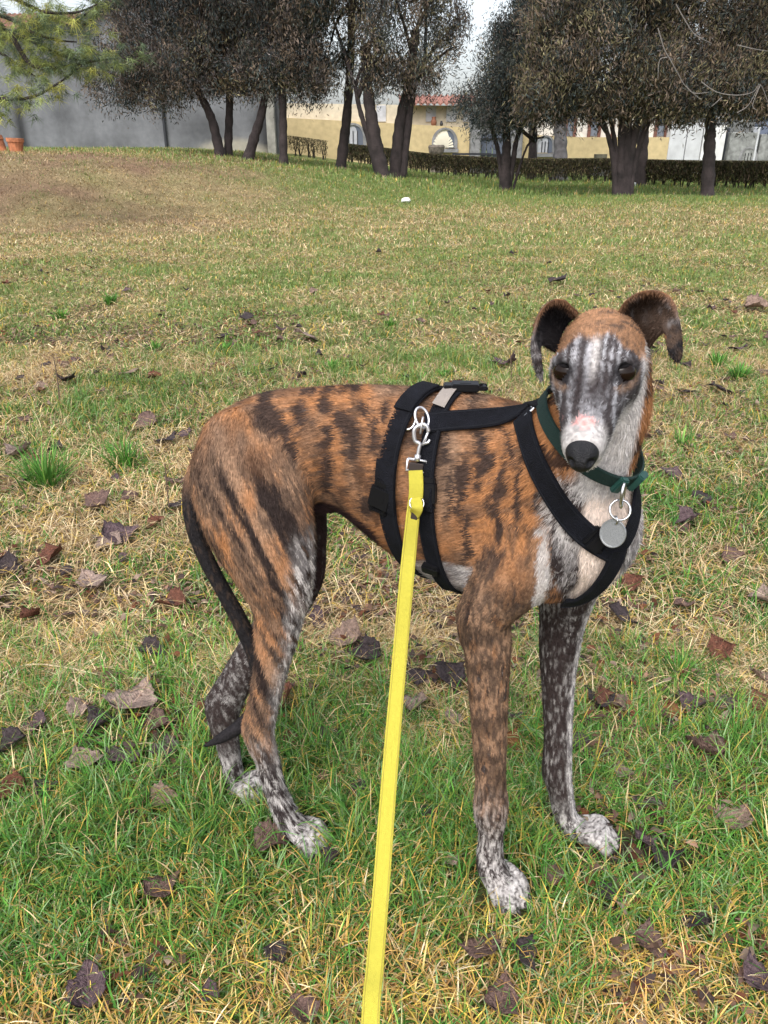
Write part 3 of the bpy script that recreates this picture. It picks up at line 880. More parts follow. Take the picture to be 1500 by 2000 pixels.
x0, x1 = P(884, 305, 32)[0], P(960, 305, 32)[0]; zt = P(920, 301, 32)[2]
for zz, dy in ((zt, .20), (zt - .13, .17)):
    bm = bmesh.new(); bm_box(bm, ((x0 + x1) / 2, 32 + dy, zz), (x1 - x0, .035, .075)); put(obj('back_slat', bm, m_iron), be)
for k in range(3):
    bm = bmesh.new(); bm_box(bm, ((x0 + x1) / 2, 31.78 + .14 * k, zt - .38), (x1 - x0, .11, .03)); put(obj('seat_slat', bm, m_iron), be)
for xx in (x0 + .12, x1 - .12):
    for yy in (31.76, 32.13):
        bm = bmesh.new(); bm_box(bm, (xx, yy, b[2] + (zt - .4 - b[2]) / 2), (.06, .06, zt - .4 - b[2])); put(obj('leg', bm, m_iron), be)
b = G_on(1176, 33.0); tb = empty('stone_tomb', tuple(b)); tag(tb, 'small dark stone tomb with a flat slab showing above the hedge', 'tomb')
za, zb = P(1176, 301, 33)[2], P(1176, 313, 33)[2]; s = PS(1176, 310, 33)
bm = bmesh.new(); bm_box(bm, (b[0], 33.2, (za + zb) / 2), (22 * s, .3, za - zb)); put(obj('headstone', bm, mat('olive_stone', (.10, .095, .065), rough=.9, noise=(8, .4))), tb)
bm = bmesh.new(); bm_box(bm, (b[0], 33.0, zb / 2 + b[2] / 2), (36 * s, 1.0, zb - b[2])); put(obj('base_slab', bm, m_stone), tb)
b = G_on(1241, 24.0); po = empty('metal_post', tuple(b)); tag(po, 'thin pale metal post standing beside the thick multi-stemmed tree', 'post')
bm = bmesh.new(); tube(bm, [tuple(b), tuple(b + [0, 0, P(1241, 312, 24)[2] - b[2]])], .03, 8); bm_box(bm, tuple(b + [0, 0, .05]), (.2, .2, .1)); put(obj('shaft', bm, m_pale), po)

# ---- hedges
m_twig = mat('hedge_twig', rough=.85, spec=.1, attr='col')
def hedge(pA, pB, label, hgt=.66, dens=900, leafy=1.0, gap=.26):
    A = np.array(pA, float); B = np.array(pB, float)
    L = np.linalg.norm(B - A); u = (B - A) / L; w = np.array([-u[1], u[0]])
    mid = (A + B) / 2
    o = empty('hedge', (mid[0], mid[1], float(terrain(mid[0], mid[1]))))
    bm = bmesh.new()
    r = random.Random(int(L * 100))
    n = int(L / gap)
    for i in range(n):                                   # main stems
        t = (i + .5 + r.uniform(-.3, .3)) / n * L
        for k in range(4):
            p = A + u * (t + r.uniform(-.05, .05)) + w * r.uniform(-.08, .08)
            z = float(terrain(p[0], p[1]))
            e = p + u * r.uniform(-.16, .16) + w * r.uniform(-.15, .15)
            m_ = (p + e) / 2 + u * r.uniform(-.05, .05)
            tube(bm, [(p[0], p[1], z - .03), (m_[0], m_[1], z + hgt * .45), (e[0], e[1], z + hgt * r.uniform(.8, .97))], [.020, .014, .006], 5)
    put(obj('stems', bm, mat('hedge_bark', (.035, .028, .024), rough=.9)), o)['kind'] = 'stuff'
    m = int(L * dens)
    t = rg.uniform(0, L, m); s = rg.uniform(-.24, .24, m)
    hz = hgt * (1 - np.abs(rg.normal(0, .42, m)) * 1.0); hz = np.where(hz < .12, rg.uniform(.15, hgt, m), hz)
    px_, py_ = A[0] + u[0] * t + w[0] * s, A[1] + u[1] * t + w[1] * s
    pos = np.stack([px_, py_, terrain(px_, py_) + np.minimum(hz, hgt * .99)], 1)
    pal = np.array([[.058, .050, .038], [.085, .076, .044], [.12, .11, .052], [.048, .058, .032], [.10, .072, .05]])
    V, Fq, C = blades(pos, rg.uniform(.05, .13, m), rg.uniform(.012, .03, m) * leafy, rg.uniform(0, .8, m), rg.uniform(0, 6.283, m), pick(pal, m, .3), 1, .2)
    over = V[:, 2] - terrain(V[:, 0], V[:, 1])
    V[:, 2] = np.where(over > hgt * 1.03, V[:, 2] - (over - hgt * 1.03), V[:, 2])
    k = mesh_np('twigs', V, Fq, m_twig, None, C); put(k, o); k['kind'] = 'stuff'
    tag(o, label, 'hedge')
def gp2(px, py): q = G(px, py); return q[:2]
HD = lambda px: np.array([P(px, 330, 1.0)[0], 1.0])
def on_line(px, Y): return np.array([P(px, 330, Y)[0], Y])
hedge(on_line(1262, 24.6), on_line(1640, 20.6), 'dense dark clipped hedge right of the thick multi-stemmed tree', .68, 7000, 1.3)
hedge(on_line(676, 32.5), on_line(1238, 25.6), 'long clipped hedge with bare stems in front of the ochre wall and gate', .68, 4200, 1.25)
hedge(on_line(566, 33.2), on_line(640, 33.0), 'short see-through hedge with bare stems beside the dark straight trunk', .68, 1300)

# ---- trees
m_bark = mat('bark', (.030, .022, .022), rough=.95, noise=(5, .5), bump=(26, .9))
m_fol = mat('thuja_foliage', rough=.8, spec=.12, attr='col', trans=.15)
def foliage(name, centres, radii, ncl, per, size, pal, wts, parent, seed, droop=.3, hollow=.12, holes=.66):
    """clumps of small flat sprays spread through overlapping ellipsoids"""
    r = np.random.default_rng(seed)
    centres, radii = np.array(centres, float), np.array(radii, float)
    vol = np.prod(radii, axis=1) ** (2 / 3.)
    w = r.choice(len(centres), ncl, p=vol / vol.sum())
    d = r.normal(0, 1, (ncl, 3)); d /= np.linalg.norm(d, axis=1)[:, None]
    rad = r.uniform(hollow, 1.0, ncl) ** .6
    rad *= 1 + .16 * (fbm(d[:, 0] * 2.5 + w * 3.1, d[:, 1] * 2.5, d[:, 2] * 2.5, seed=seed) - .5) * 2
    cc = centres[w] + d * rad[:, None] * radii[w]
    # holes
    hol = fbm(cc[:, 0] * 1.5, cc[:, 1] * 1.5, cc[:, 2] * 1.3, seed=seed + 3)
    cc = cc[hol < holes]; d = d[hol < holes]
    n = len(cc)
    base = pal[r.choice(len(pal), n, p=wts)] * np.exp(r.normal(0, .22, n))[:, None]
    tone = fbm(cc[:, 0] * 1.1, cc[:, 1] * 1.1, cc[:, 2] * 1.1, seed=seed + 5)
    tone2 = vnoise(cc[:, 0] * 2.6, cc[:, 1] * 2.6, cc[:, 2] * 2.6, seed=seed + 9)
    base = base * np.clip(.25 + 1.0 * tone + .75 * (tone2 - .4), .3, 1.9)[:, None]
    pos = np.repeat(cc, per, 0) + r.normal(0, .125, (n * per, 3)) * np.array([1, 1, 1.25])
    cd = d * .55 + r.normal(0, .35, (n, 3)); cd[:, 2] += r.choice([.75, -droop * 2.2], n, p=[.6, .4])
    dr = np.repeat(cd, per, 0) + r.normal(0, .33, (n * per, 3))
    dr /= np.linalg.norm(dr, axis=1)[:, None]
    sd = np.cross(dr, r.normal(0, 1, (n * per, 3))); sd /= np.linalg.norm(sd, axis=1)[:, None] + 1e-9
    L = r.uniform(.7, 1.7, n * per)[:, None] * size; W = r.uniform(.16, .32, n * per)[:, None] * size
    V = np.stack([pos - dr * L * .5, pos + sd * W * .5, pos + dr * L * .5, pos - sd * W * .5], 1).reshape(-1, 3)
    k = np.arange(n * per)[:, None] * 4
    Fq = (k[:, None, :] + np.array([[0, 1, 2], [0, 2, 3]])[None]).reshape(-1, 3)
    C = np.repeat(np.repeat(base, per, 0) * np.exp(r.normal(0, .2, n * per))[:, None], 4, 0)
    o = mesh_np(name, V, Fq, m_fol, None, C)
    put(o, parent)
    o['kind'] = 'stuff'
    return o
PAL_B = np.array([[.135, .105, .085], [.185, .140, .100], [.080, .090, .078], [.046, .060, .062], [.190, .170, .095], [.100, .088, .086]])
WT_LEFT = [.24, .15, .20, .22, .04, .15]
WT_RIGHT = [.19, .20, .17, .14, .22, .08]
WT_DARK = [.08, .05, .32, .45, .04, .06]

def tree(px, pyb, Y, stems, crown, label, seed, ncl=900, per=34, size=.092, holes=.68, wts=WT_LEFT, branches=8, bark=m_bark, name='conifer_tree'):
    """stems: list of ([(px,py)...], width px at the foot, at the top); crown: list of (px, py, rx px, rz px)"""
    q = P(px, pyb, Y); base = np.array([q[0], Y, float(terrain(q[0], Y))])
    o = empty(name, tuple(base))
    s = PS(px, 250, Y)
    rr = random.Random(seed)
    bm = bmesh.new()
    for pts, w0, w1 in stems:
        pp = [P(a, b, Y + dy) for (a, b, *e) in pts for dy in [e[0] if e else 0.0]]
        pp[0][2] = float(terrain(pp[0][0], pp[0][1])) - .12
        c = catmull(np.array(pp), 5)
        n = len(c)
        rad = [(w0 + (w1 - w0) * (i / (n - 1)) ** .8) * s / 2 * (1 + .10 * math.sin(i * 2.3 + seed)) for i in range(n)]
        rad[0] *= 1.25; rad[1] *= 1.08
        tube(bm, c, rad, 9)
    tr_ = put(obj('trunk', bm, bark, None, True), o)
    cen = [P(a, b, Y + (e[0] if e else 0)) for a, b, rx, rz, *e in crown]
    rads = [(rx * s, min(rx * s, 1.7) * .95, rz * s) for a, b, rx, rz, *e in crown]
    for a_, r_ in list(zip(cen, rads)):
        for k in range(5):
            th, ph = rr.uniform(0, 6.283), rr.uniform(-.45, 1.1)
            cen.append(a_ + np.array([r_[0] * .85 * math.cos(th) * math.cos(ph), r_[1] * .7 * math.sin(th), r_[2] * .85 * math.sin(ph)]))
            f_ = rr.uniform(.24, .42); rads.append((r_[0] * f_, r_[1] * f_, r_[2] * f_))
    # limbs into the crown
    bm = bmesh.new()
    for k in range(branches):
        st = stems[k % len(stems)][0]
        p0 = P(st[-1][0], st[-1][1], Y) if rr.random() < .4 else P((st[-1][0] + st[-2][0]) / 2, (st[-1][1] + st[-2][1]) / 2, Y)
        j = rr.randrange(len(cen))
        e = cen[j] + np.array([rr.uniform(-.8, .8) * rads[j][0], rr.uniform(-.7, .7) * rads[j][1], rr.uniform(-.7, .7) * rads[j][2]])
        m_ = (p0 + e) / 2 + np.array([rr.uniform(-.2, .2), rr.uniform(-.2, .2), rr.uniform(0, .4)])
        tube(bm, catmull(np.array([p0, m_, e]), 4), [max(.012, .055 * (1 - i / 9)) for i in range(9)], 6)
    obj('limbs', bm, bark, tr_, True)['kind'] = 'stuff'
    foliage('crown', cen, rads, int(ncl * 1.35), per, size, PAL_B, wts, o, seed, holes=holes)
    tag(o, label, 'tree')
    return o
tree(432, 327, 22.5, [([(434, 327), (425, 280), (414, 235), (396, 195), (370, 150)], 24, 12)],
     [(330, 80, 150, 90), (390, 158, 90, 42), (240, 150, 85, 62), (360, 10, 170, 100), (330, -130, 150, 120), (300, 185, 75, 34)], 'brownish conifer with a leaning forked trunk and low drooping skirt before the grey wall', 1, 1750)
tree(446, 326, 22.8, [([(446, 326), (446, 270), (448, 210), (450, 120)], 19, 13)],
     [(470, 60, 110, 110), (460, -90, 120, 130), (450, 135, 85, 50)], 'straight-trunked brown conifer touching the leaning one before the grey wall', 2, 950)
tree(484, 329, 22.3, [([(482, 329), (496, 270), (510, 225), (524, 150)], 24, 13)],
     [(540, 80, 95, 110), (550, -80, 110, 130), (510, 140, 70, 42)], 'conifer whose trunk leans right, before the beige part of the grey wall', 3, 900)
tree(553, 333, 22.0, [([(554, 333), (553, 270), (552, 200), (548, 60), (546, -60)], 19, 12)],
     [(585, 100, 70, 85), (570, -40, 100, 110), (600, 172, 44, 30), (540, 145, 50, 40)], 'conifer with an upright dark trunk beside the short hedge', 4, 850)
tree(665, 341, 23.0, [([(664, 341), (671, 280), (678, 220), (684, 120), (688, 0)], 24, 13)],
     [(660, 70, 60, 95), (690, -60, 90, 110), (650, 145, 50, 40)], 'sparse conifer with one slightly leaning trunk in front of an arched niche', 5, 430, holes=.56, wts=WT_RIGHT)
tree(742, 346, 22.0, [([(750, 346), (737, 300), (728, 245), (720, 190), (712, 90)], 34, 18), ([(742, 322), (718, 265), (703, 215), (694, 170)], 13, 8)],
     [(730, 90, 70, 95), (720, -60, 100, 110), (755, 155, 42, 36)], 'conifer whose thick trunk forks low into a thin left stem', 6, 520, holes=.56, wts=WT_RIGHT)
tree(776, 345, 22.5, [([(770, 345), (777, 280), (784, 225), (800, 160), (812, 60)], 27, 16), ([(786, 230), (806, 180), (830, 120)], 17, 10)],
     [(830, 70, 85, 95), (820, -70, 110, 120), (815, 150, 55, 38), (870, 110, 34, 50)], 'conifer with a forked trunk standing between the two arched niches', 7, 760, holes=.56, wts=WT_RIGHT)
tree(988, 366, 21.0, [([(987, 366), (988, 315), (990, 270), (985, 200)], 26, 12), ([(985, 360), (975, 310), (968, 275), (950, 220)], 11, 7), ([(993, 360), (1003, 310), (1010, 270), (1030, 220)], 13, 8), ([(1004, 300), (1030, 285), (1062, 268)], 6, 3)],
     [(965, 210, 74, 56), (1015, 145, 88, 80), (1012, 75, 46, 55), (1060, 200, 66, 44)], 'small multi-stemmed conifer with a rounded dark green crown before the gate', 8, 1500, size=.075, wts=WT_DARK)
tree(1215, 386, 18.8, [([(1204, 386), (1200, 330), (1192, 280), (1178, 235)], 15, 8), ([(1212, 387), (1212, 330), (1214, 270), (1216, 180)], 21, 12), ([(1222, 387), (1228, 330), (1238, 270), (1262, 150)], 21, 13), ([(1217, 386), (1222, 320), (1226, 250), (1238, 150)], 19, 14), ([(1206, 350), (1203, 300), (1196, 250), (1188, 215)], 10, 8), ([(1230, 386), (1238, 330), (1254, 270), (1288, 190)], 12, 10)],
     [(1190, 90, 135, 110), (1160, 200, 70, 34), (1290, 205, 70, 32), (1065, 190, 60, 40), (1110, 178, 95, 62), (1270, 165, 110, 66), (1200, -80, 170, 120), (1100, 60, 90, 110)], 'thick multi-stemmed conifer with ribbed reddish trunks before the hedge', 9, 2600, wts=WT_RIGHT)
tree(1252, 352, 24.5, [([(1252, 352), (1254, 300), (1258, 240), (1262, 120)], 26, 18)],
     [(1280, 100, 90, 110), (1290, -60, 110, 110)], 'dark straight-trunked conifer behind the thick multi-stemmed one', 10, 600, wts=WT_DARK)
tree(1385, 386, 18.8, [([(1382, 386), (1384, 330), (1386, 280), (1388, 240), (1392, 120)], 28, 18)],
     [(1400, 120, 110, 100), (1440, 206, 80, 32), (1350, 208, 50, 26), (1500, 200, 60, 36), (1475, 160, 80, 70), (1335, 175, 80, 56), (1420, -60, 150, 120), (1520, 60, 110, 120)], 'wide brown conifer on a single dark trunk with pale dead branches', 11, 2300, wts=WT_RIGHT)
tree(1095, 335, 28.0, [([(1096, 335), (1095, 290), (1094, 240), (1092, 100)], 30, 22)],
     [(1095, 60, 80, 140), (1090, -120, 90, 140)], 'tall dark green cypress on a straight grey trunk behind the hedge', 12, 1500, size=.10, wts=[.0, .0, .25, .72, .0, .03], bark=mat('grey_bark', (.13, .125, .13), rough=.95, noise=(6, .35), bump=(30, .7)))
tree(1040, 340, 30.0, [([(1040, 340), (1041, 280), (1042, 200), (1043, 60)], 20, 12)],
     [(1042, 40, 50, 110), (1042, -100, 45, 130)], 'narrow dark green cypress rising behind the small rounded conifer', 13, 900, size=.10, wts=[.0, .0, .25, .72, .0, .03])
# pale dead branches on the right-hand tree
def dead(o_name, lines, Y, w, label):
    b = P(*lines[0][0], Y); o = empty(o_name, (b[0], b[1], b[2]))
    for ln in lines:
        bm = bmesh.new(); c = catmull(np.array([P(a, q, Y - .0) for a, q in ln]), 5)
        tube(bm, c, [w * (1 - .6 * i / len(c)) for i in range(len(c))], 5)
        put(obj('twig', bm, mat('dead_wood', (.17, .155, .145), rough=.9)), o)
    tag(o, label, 'branch')
dead('dead_branch', [[(1285, 55), (1297, 95), (1308, 115), (1322, 140), (1340, 170), (1370, 195)], [(1320, 8), (1338, 40), (1358, 68), (1390, 85)], [(1303, 112), (1288, 118), (1285, 155)], [(1340, 168), (1355, 182), (1385, 180)]], 17.35, .011, 'long pale bare dead branch hanging across the brown crown')
dead('dead_branch', [[(1370, 160), (1400, 180), (1440, 186), (1470, 180), (1485, 165), (1500, 200)], [(1410, 190), (1390, 208)], [(1440, 220), (1462, 205), (1482, 168)], [(1485, 166), (1470, 205), (1478, 215)], [(1440, 88), (1470, 95), (1500, 100)]], 17.3, .010, 'tangle of pale bare dead twigs low in the wide brown crown')

# ---- pine whose branches reach in from the left
YP = 11.0
pb = P(-330, 330, YP); pine = empty('pine_tree', (pb[0], YP, float(terrain(pb[0], YP))))
tag(pine, 'long-needled yellow-green pine reaching its branches in front of the grey gables', 'tree')
bm = bmesh.new()
tube(bm, [(pb[0], YP, float(terrain(pb[0], YP)) - .1), (pb[0] + .05, YP, 1.5), (pb[0], YP, 3.0), (pb[0] + .05, YP, 5.5)], [.20, .16, .13, .06], 10)
put(obj('trunk', bm, m_bark, None, True), pine)
BR = [[(-330, 60), (-120, 165), (0, 192), (60, 190), (110, 165), (160, 128)], [(-330, -30), (-120, 20), (20, 62), (85, 92), (140, 115), (190, 118)], [(-330, -120), (-100, -60), (50, 8), (90, 24), (150, 24), (190, 8)],
      [(20, 62), (60, 125), (120, 131), (190, 118), (255, 112)], [(-330, 20), (-150, 70), (-20, 95), (40, 130), (70, 150)], [(-120, 20), (0, 30), (60, 62), (110, 78), (150, 82)], [(-330, 120), (-200, 150), (-80, 180), (-20, 230)]]
m_pn = mat('pine_needles', rough=.55, spec=.25, attr='col', trans=.25)
rp = np.random.default_rng(77)
tips = []
for bi, br in enumerate(BR):
    dy = [0, .25, -.2, .1, .4, -.1, .2][bi]
    c = catmull(np.array([P(a, q, YP + (dy if a > -300 else 0)) for a, q in br]), 6)
    bm = bmesh.new(); tube(bm, c, [.034 * (1 - .8 * i / len(c)) for i in range(len(c))], 6)
    put(obj('branch', bm, m_bark, None, True), pine)
    for i in range(8 if bi != 3 else 4, len(c)):
        for k in range(3):
            tips.append(c[i] + rp.normal(0, 1, 3) * np.array([.13, .16, .10]))
tips = np.array(tips); nt = len(tips); per = 34
dirs = rp.normal(0, 1, (nt * per, 3)) * np.array([1, 1, .6]); dirs[:, 2] -= .75; dirs /= np.linalg.norm(dirs, axis=1)[:, None]
pos = np.repeat(tips, per, 0) + rp.normal(0, .02, (nt * per, 3))
L = rp.uniform(.09, .17, nt * per)[:, None]
sd = np.cross(dirs, rp.normal(0, 1, (nt * per, 3))); sd /= np.linalg.norm(sd, axis=1)[:, None]
V = np.stack([pos - sd * .0032, pos + sd * .0032, pos + dirs * L], 1).reshape(-1, 3)
pal = np.array([[.25, .29, .085], [.16, .205, .09], [.33, .33, .085], [.10, .14, .08]])
cb = pal[rp.choice(4, nt, p=[.3, .3, .15, .25])] * np.exp(rp.normal(0, .2, nt))[:, None]
k = mesh_np('needles', V, np.arange(3 * nt * per).reshape(-1, 3), m_pn, None, np.repeat(np.repeat(cb, per, 0) * np.exp(rp.normal(0, .2, nt * per))[:, None], 3, 0)); put(k, pine); k['kind'] = 'stuff'

# ---- small things on the field
b = G(793, 394); s = PS(793, 394, b[1])
bm = bmesh.new(); bmesh.ops.create_icosphere(bm, subdivisions=2, radius=1.0)
rr = random.Random(4)
for v_ in bm.verts: v_.co = Vector((v_.co.x * 10 * s * rr.uniform(.7, 1.1), v_.co.y * 8 * s, v_.co.z * 5 * s * rr.uniform(.6, 1.2)))
o = obj('litter_paper', bm, mat('white_paper', (.75, .75, .76), rough=.7)); o.location = (b[0], b[1], b[2] + .025)
tag(o, 'crumpled piece of white paper litter lying on the grassy bank', 'litter')
m_terra = mat('terracotta', (.40, .15, .07), rough=.85, noise=(12, .4))
def pot(px, py, wpx, hpx, label, tilt, Y):
    q = P(px, py, Y); s = PS(px, py, Y); z = float(terrain(q[0], Y)); r, h = wpx * s / 2, hpx * s
    o = empty('terracotta_pot', (q[0], Y, z)); bm = bmesh.new(); rings = []
    for a, zz in ((.72, 0), (.90, .72), (1.0, .74), (1.02, 1.0), (.86, 1.0), (.80, .75), (.62, .1)):
        rings.append([bm.verts.new((a * r * math.cos(2 * math.pi * i / 16), a * r * math.sin(2 * math.pi * i / 16), zz * h)) for i in range(16)])
    for r0, r1 in zip(rings[:-1], rings[1:]):
        for i in range(16): bm.faces.new((r0[i], r0[(i + 1) % 16], r1[(i + 1) % 16], r1[i]))
    bm.faces.new(list(reversed(rings[0]))); bm.faces.new(rings[-1])
    k = obj('pot_body', bm, m_terra, o); o.rotation_euler = (0, tilt, 0)
    tag(o, label, 'pot')
pot(33, 300, 32, 26, 'upright orange terracotta pot on top of the bank before the grey wall', .05, 16.5)
pot(4, 298, 30, 28, 'tilted broken orange terracotta pot beside the upright one on the bank', -.35, 16.7)
# ================================================================== the dog
VOX = 0.0031

class Limb:
    """smooth chain of round sections; rows: px, py, Y, r(px), k (side scale), yaw(deg) of the side axis"""
    def __init__(s, name, rows, sub=4, world_pts=None):
        s.name = name
        if world_pts is None:
            w = []
            for r in rows:
                p = P(r[0], r[1], r[2])
                w.append([*p, r[3] * PS(r[0], r[1], r[2]), r[4] if len(r) > 4 else 1.0, r[5] if len(r) > 5 else 10.0])
        else:
            w = [list(r) + [1.0, 10.0][len(r) - 4:] for r in world_pts]
        w = catmull(np.array(w), sub)
        w[:, 3] = np.maximum(w[:, 3], 0.001)
        s.c, s.r, s.k = w[:, :3], w[:, 3], w[:, 4]
        a = np.radians(w[:, 5])
        s.S = np.stack([np.sin(a), np.cos(a), 0 * a], 1)
        L = np.linalg.norm(np.diff(s.c, axis=0), axis=1)
        s.L = np.concatenate([[0], np.cumsum(L)])
    def bounds(s, pad):
        m = (s.r * np.maximum(1, s.k) + pad)[:, None]
        return (s.c - m).min(0), (s.c + m).max(0)
    def eval(s, p, info=False):
        best = np.full(len(p), 1e9, p.dtype)
        if info:
            T = np.zeros((len(p), 3)); al = np.zeros(len(p)); ax = np.zeros((len(p), 3)); rr = np.zeros(len(p))
        for i in range(len(s.c) - 1):
            A, B = s.c[i], s.c[i + 1]
            d = B - A
            q = p - A.astype(p.dtype)
            h = np.clip((q @ d.astype(p.dtype)) / max(d @ d, 1e-12), 0, 1)
            q = q - h[:, None] * d.astype(p.dtype)
            S = s.S[i].astype(p.dtype)
            qs = q @ S
            k = s.k[i] + (s.k[i + 1] - s.k[i]) * h
            r = s.r[i] + (s.r[i + 1] - s.r[i]) * h
            dist = np.sqrt(np.maximum((q * q).sum(1) - qs * qs + (qs / k) ** 2, 1e-12)) - r
            dist = dist * np.minimum(1.0, k + 0.15)
            m = dist < best
            best = np.where(m, dist, best)
            if info:
                T[m] = d / (np.linalg.norm(d) + 1e-9)
                al[m] = (s.L[i] + h[m] * (s.L[i + 1] - s.L[i]))
                ax[m] = (A + h[:, None] * d)[m]
                rr[m] = r[m]
        if info: return best, T, al, ax, rr
        return best

def smin(a, b, k):
    h = np.clip(0.5 + 0.5 * (b - a) / k, 0, 1)
    return b + (a - b) * h - k * h * (1 - h)

# ---- head frame
SK = P(1168, 698, 0.735)                              # skull centre
v = SK - CAMP; v = v / np.linalg.norm(v)
hr = np.cross(v, [0, 0, 1]); hr /= np.linalg.norm(hr)
hdn = np.cross(v, hr); hdn = hdn / np.linalg.norm(hdn)
if hdn[2] > 0: hdn = -hdn
HF = -v * 0.950 - hr * 0.035 + hdn * 0.270
HF /= np.linalg.norm(HF)
HR = hr - HF * (hr @ HF); HR /= np.linalg.norm(HR)
HU = np.cross(HR, HF); HU /= np.linalg.norm(HU)
if HU[2] < 0: HU = -HU
_ra = math.radians(4.0)
HR, HU = HR * math.cos(_ra) + HU * math.sin(_ra), HU * math.cos(_ra) - HR * math.sin(_ra)
def H(f, r, u):
    return SK + HF * f + HR * r + HU * u
HYAW = math.degrees(math.atan2(HR[0], HR[1]))

def hlimb(name, rows, sub=4):
    return Limb(name, None, sub, [[*H(a, b, c), r, k, HYAW] for a, b, c, r, k in rows])

limbs = {}
def add(l): limbs[l.name] = l

add(Limb('trunk', [
    (446, 912, .962, 68, .78, 6), (484, 884, .960, 92, .74, 8), (548, 866, .955, 104, .72, 9), (625, 862, .948, 107, .70, 11),
    (700, 872, .935, 122, .66, 13), (780, 910, .922, 159, .58, 15), (860, 946, .907, 187, .56, 18),
    (930, 972, .890, 206, .53, 22), (1005, 990, .868, 197, .54, 27), (1075, 1008, .84, 164, .60, 33), (1132, 1022, .815, 112, .8, 38)]))
add(Limb('chest', [(1085, 1060, .815, 110, .85, 36), (1130, 1045, .79, 92, 1.0, 40), (1160, 1020, .775, 70, 1.15, 42)], 3))
add(Limb('neck', [(1065, 945, .82, 128, .72, 30), (1110, 900, .79, 116, .74, 38), (1150, 845, .772, 104, .78, 50),
                  (1186, 785, .762, 88, .86, 60), (1190, 720, .757, 80, .9, 70)]))
# near front leg
add(Limb('front_near', [(985, 870, .855, 60, .55, 24), (1020, 960, .825, 86, .55, 28), (1035, 1060, .80, 84, .60, 32), (1000, 1130, .80, 68, .68, 26),
                        (952, 1195, .815, 52, .82, 20), (952, 1260, .82, 47, .85, 15), (954, 1340, .822, 40, .85, 10),
                        (956, 1440, .823, 34, .85, 5), (958, 1525, .823, 30, .9, 5), (959, 1575, .824, 34, .95, 5), (959, 1628, .824, 24, .95, 0),
                        (957, 1670, .822, 26, 1.1, 0), (960, 1692, .815, 28, 1.2, 0), (972, 1710, .806, 24, 1.35, 0), (980, 1722, .801, 14, 1.5, 0)]))
add(Limb('elbow_near', [(950, 1170, .83, 38, .6, 15), (918, 1196, .832, 26, .6, 15), (907, 1216, .832, 15, .7, 15), (912, 1245, .83, 14, .7, 15)], 3))
add(Limb('carpus_near', [(944, 1560, .832, 10, 1, 5), (936, 1590, .836, 10, 1, 5), (942, 1612, .833, 8, 1, 5)], 3))
# far front leg
add(Limb('front_far', [(1110, 930, .90, 70, .6, 40), (1135, 1040, .89, 92, .65, 40), (1110, 1130, .90, 66, .75, 40), (1100, 1200, .91, 47, .85, 30), (1092, 1270, .912, 39, .85, 25),
                       (1090, 1350, .912, 31, .85, 15), (1090, 1440, .91, 27, .9, 10), (1088, 1500, .91, 28, .95, 10), (1095, 1545, .91, 24, .95, 5),
                       (1104, 1590, .912, 22, 1.05, 0), (1118, 1613, .905, 23, 1.2, 0), (1138, 1624, .900, 19, 1.4, 0), (1152, 1631, .897, 11, 1.6, 0)]))
add(Limb('carpus_far', [(1074, 1485, .922, 9, 1, 5), (1068, 1510, .926, 10, 1, 5), (1076, 1528, .922, 8, 1, 5)], 3))
# near hind leg
add(Limb('hind_near', [(470, 880, .925, 84, .55, 8), (478, 950, .912, 110, .50, 8), (498, 1030, .902, 103, .52, 8), (528, 1110, .896, 80, .58, 8),
                       (543, 1180, .898, 55, .62, 8), (538, 1250, .902, 42, .66, 8), (526, 1320, .907, 32, .7, 8), (515, 1385, .912, 28, .7, 8), (508, 1430, .915, 28, .7, 8),
                       (521, 1480, .914, 24, .8, 8), (537, 1540, .911, 22, .9, 5), (562, 1598, .905, 23, 1.1, 0), (580, 1616, .90, 22, 1.3, 0), (592, 1628, .896, 13, 1.5, 0)]))
add(Limb('stifle_near', [(520, 930, .915, 64, .6, 8), (560, 1020, .902, 50, .6, 8), (575, 1090, .897, 33, .7, 8), (568, 1160, .897, 30, .7, 8)], 3))
add(Limb('hock_near', [(512, 1330, .913, 12, .8, 8), (494, 1385, .917, 11, .8, 8), (484, 1424, .918, 12, .85, 8), (502, 1460, .917, 13, .9, 8)], 3))
# far hind leg
add(Limb('hind_far', [(500, 900, 1.0, 78, .5, 8), (545, 990, 1.012, 90, .45, 8), (580, 1070, 1.016, 58, .55, 8), (585, 1130, 1.018, 46, .62, 8), (550, 1200, 1.02, 40, .65, 8),
                      (500, 1270, 1.022, 36, .66, 8), (462, 1330, 1.025, 33, .68, 8), (438, 1385, 1.027, 32, .7, 8), (441, 1430, 1.024, 26, .75, 8),
                      (450, 1480, 1.018, 21, .85, 8), (460, 1525, 1.012, 19, 1.0, 0), (472, 1538, 1.006, 18, 1.3, 0), (482, 1545, 1.002, 11, 1.5, 0)]))
add(Limb('hock_far', [(440, 1335, 1.03, 12, .8, 8), (412, 1375, 1.034, 12, .8, 8), (425, 1420, 1.03, 12, .8, 8)], 3))
# tail, tucked between the hind legs
add(Limb('tail', [(430, 880, .965, 40, .8, 5), (384, 940, .960, 25, .9, 5), (377, 1010, .955, 18, 1, 5), (398, 1080, .955, 16, 1, 5), (434, 1150, .958, 15, 1, 5),
                  (472, 1220, .963, 16, 1, 5), (500, 1290, .965, 15, 1, 5), (508, 1360, .965, 14, 1, 5), (480, 1408, .96, 14, 1, 5), (438, 1438, .955, 11, 1, 5), (402, 1456, .952, 4, 1, 5)]))
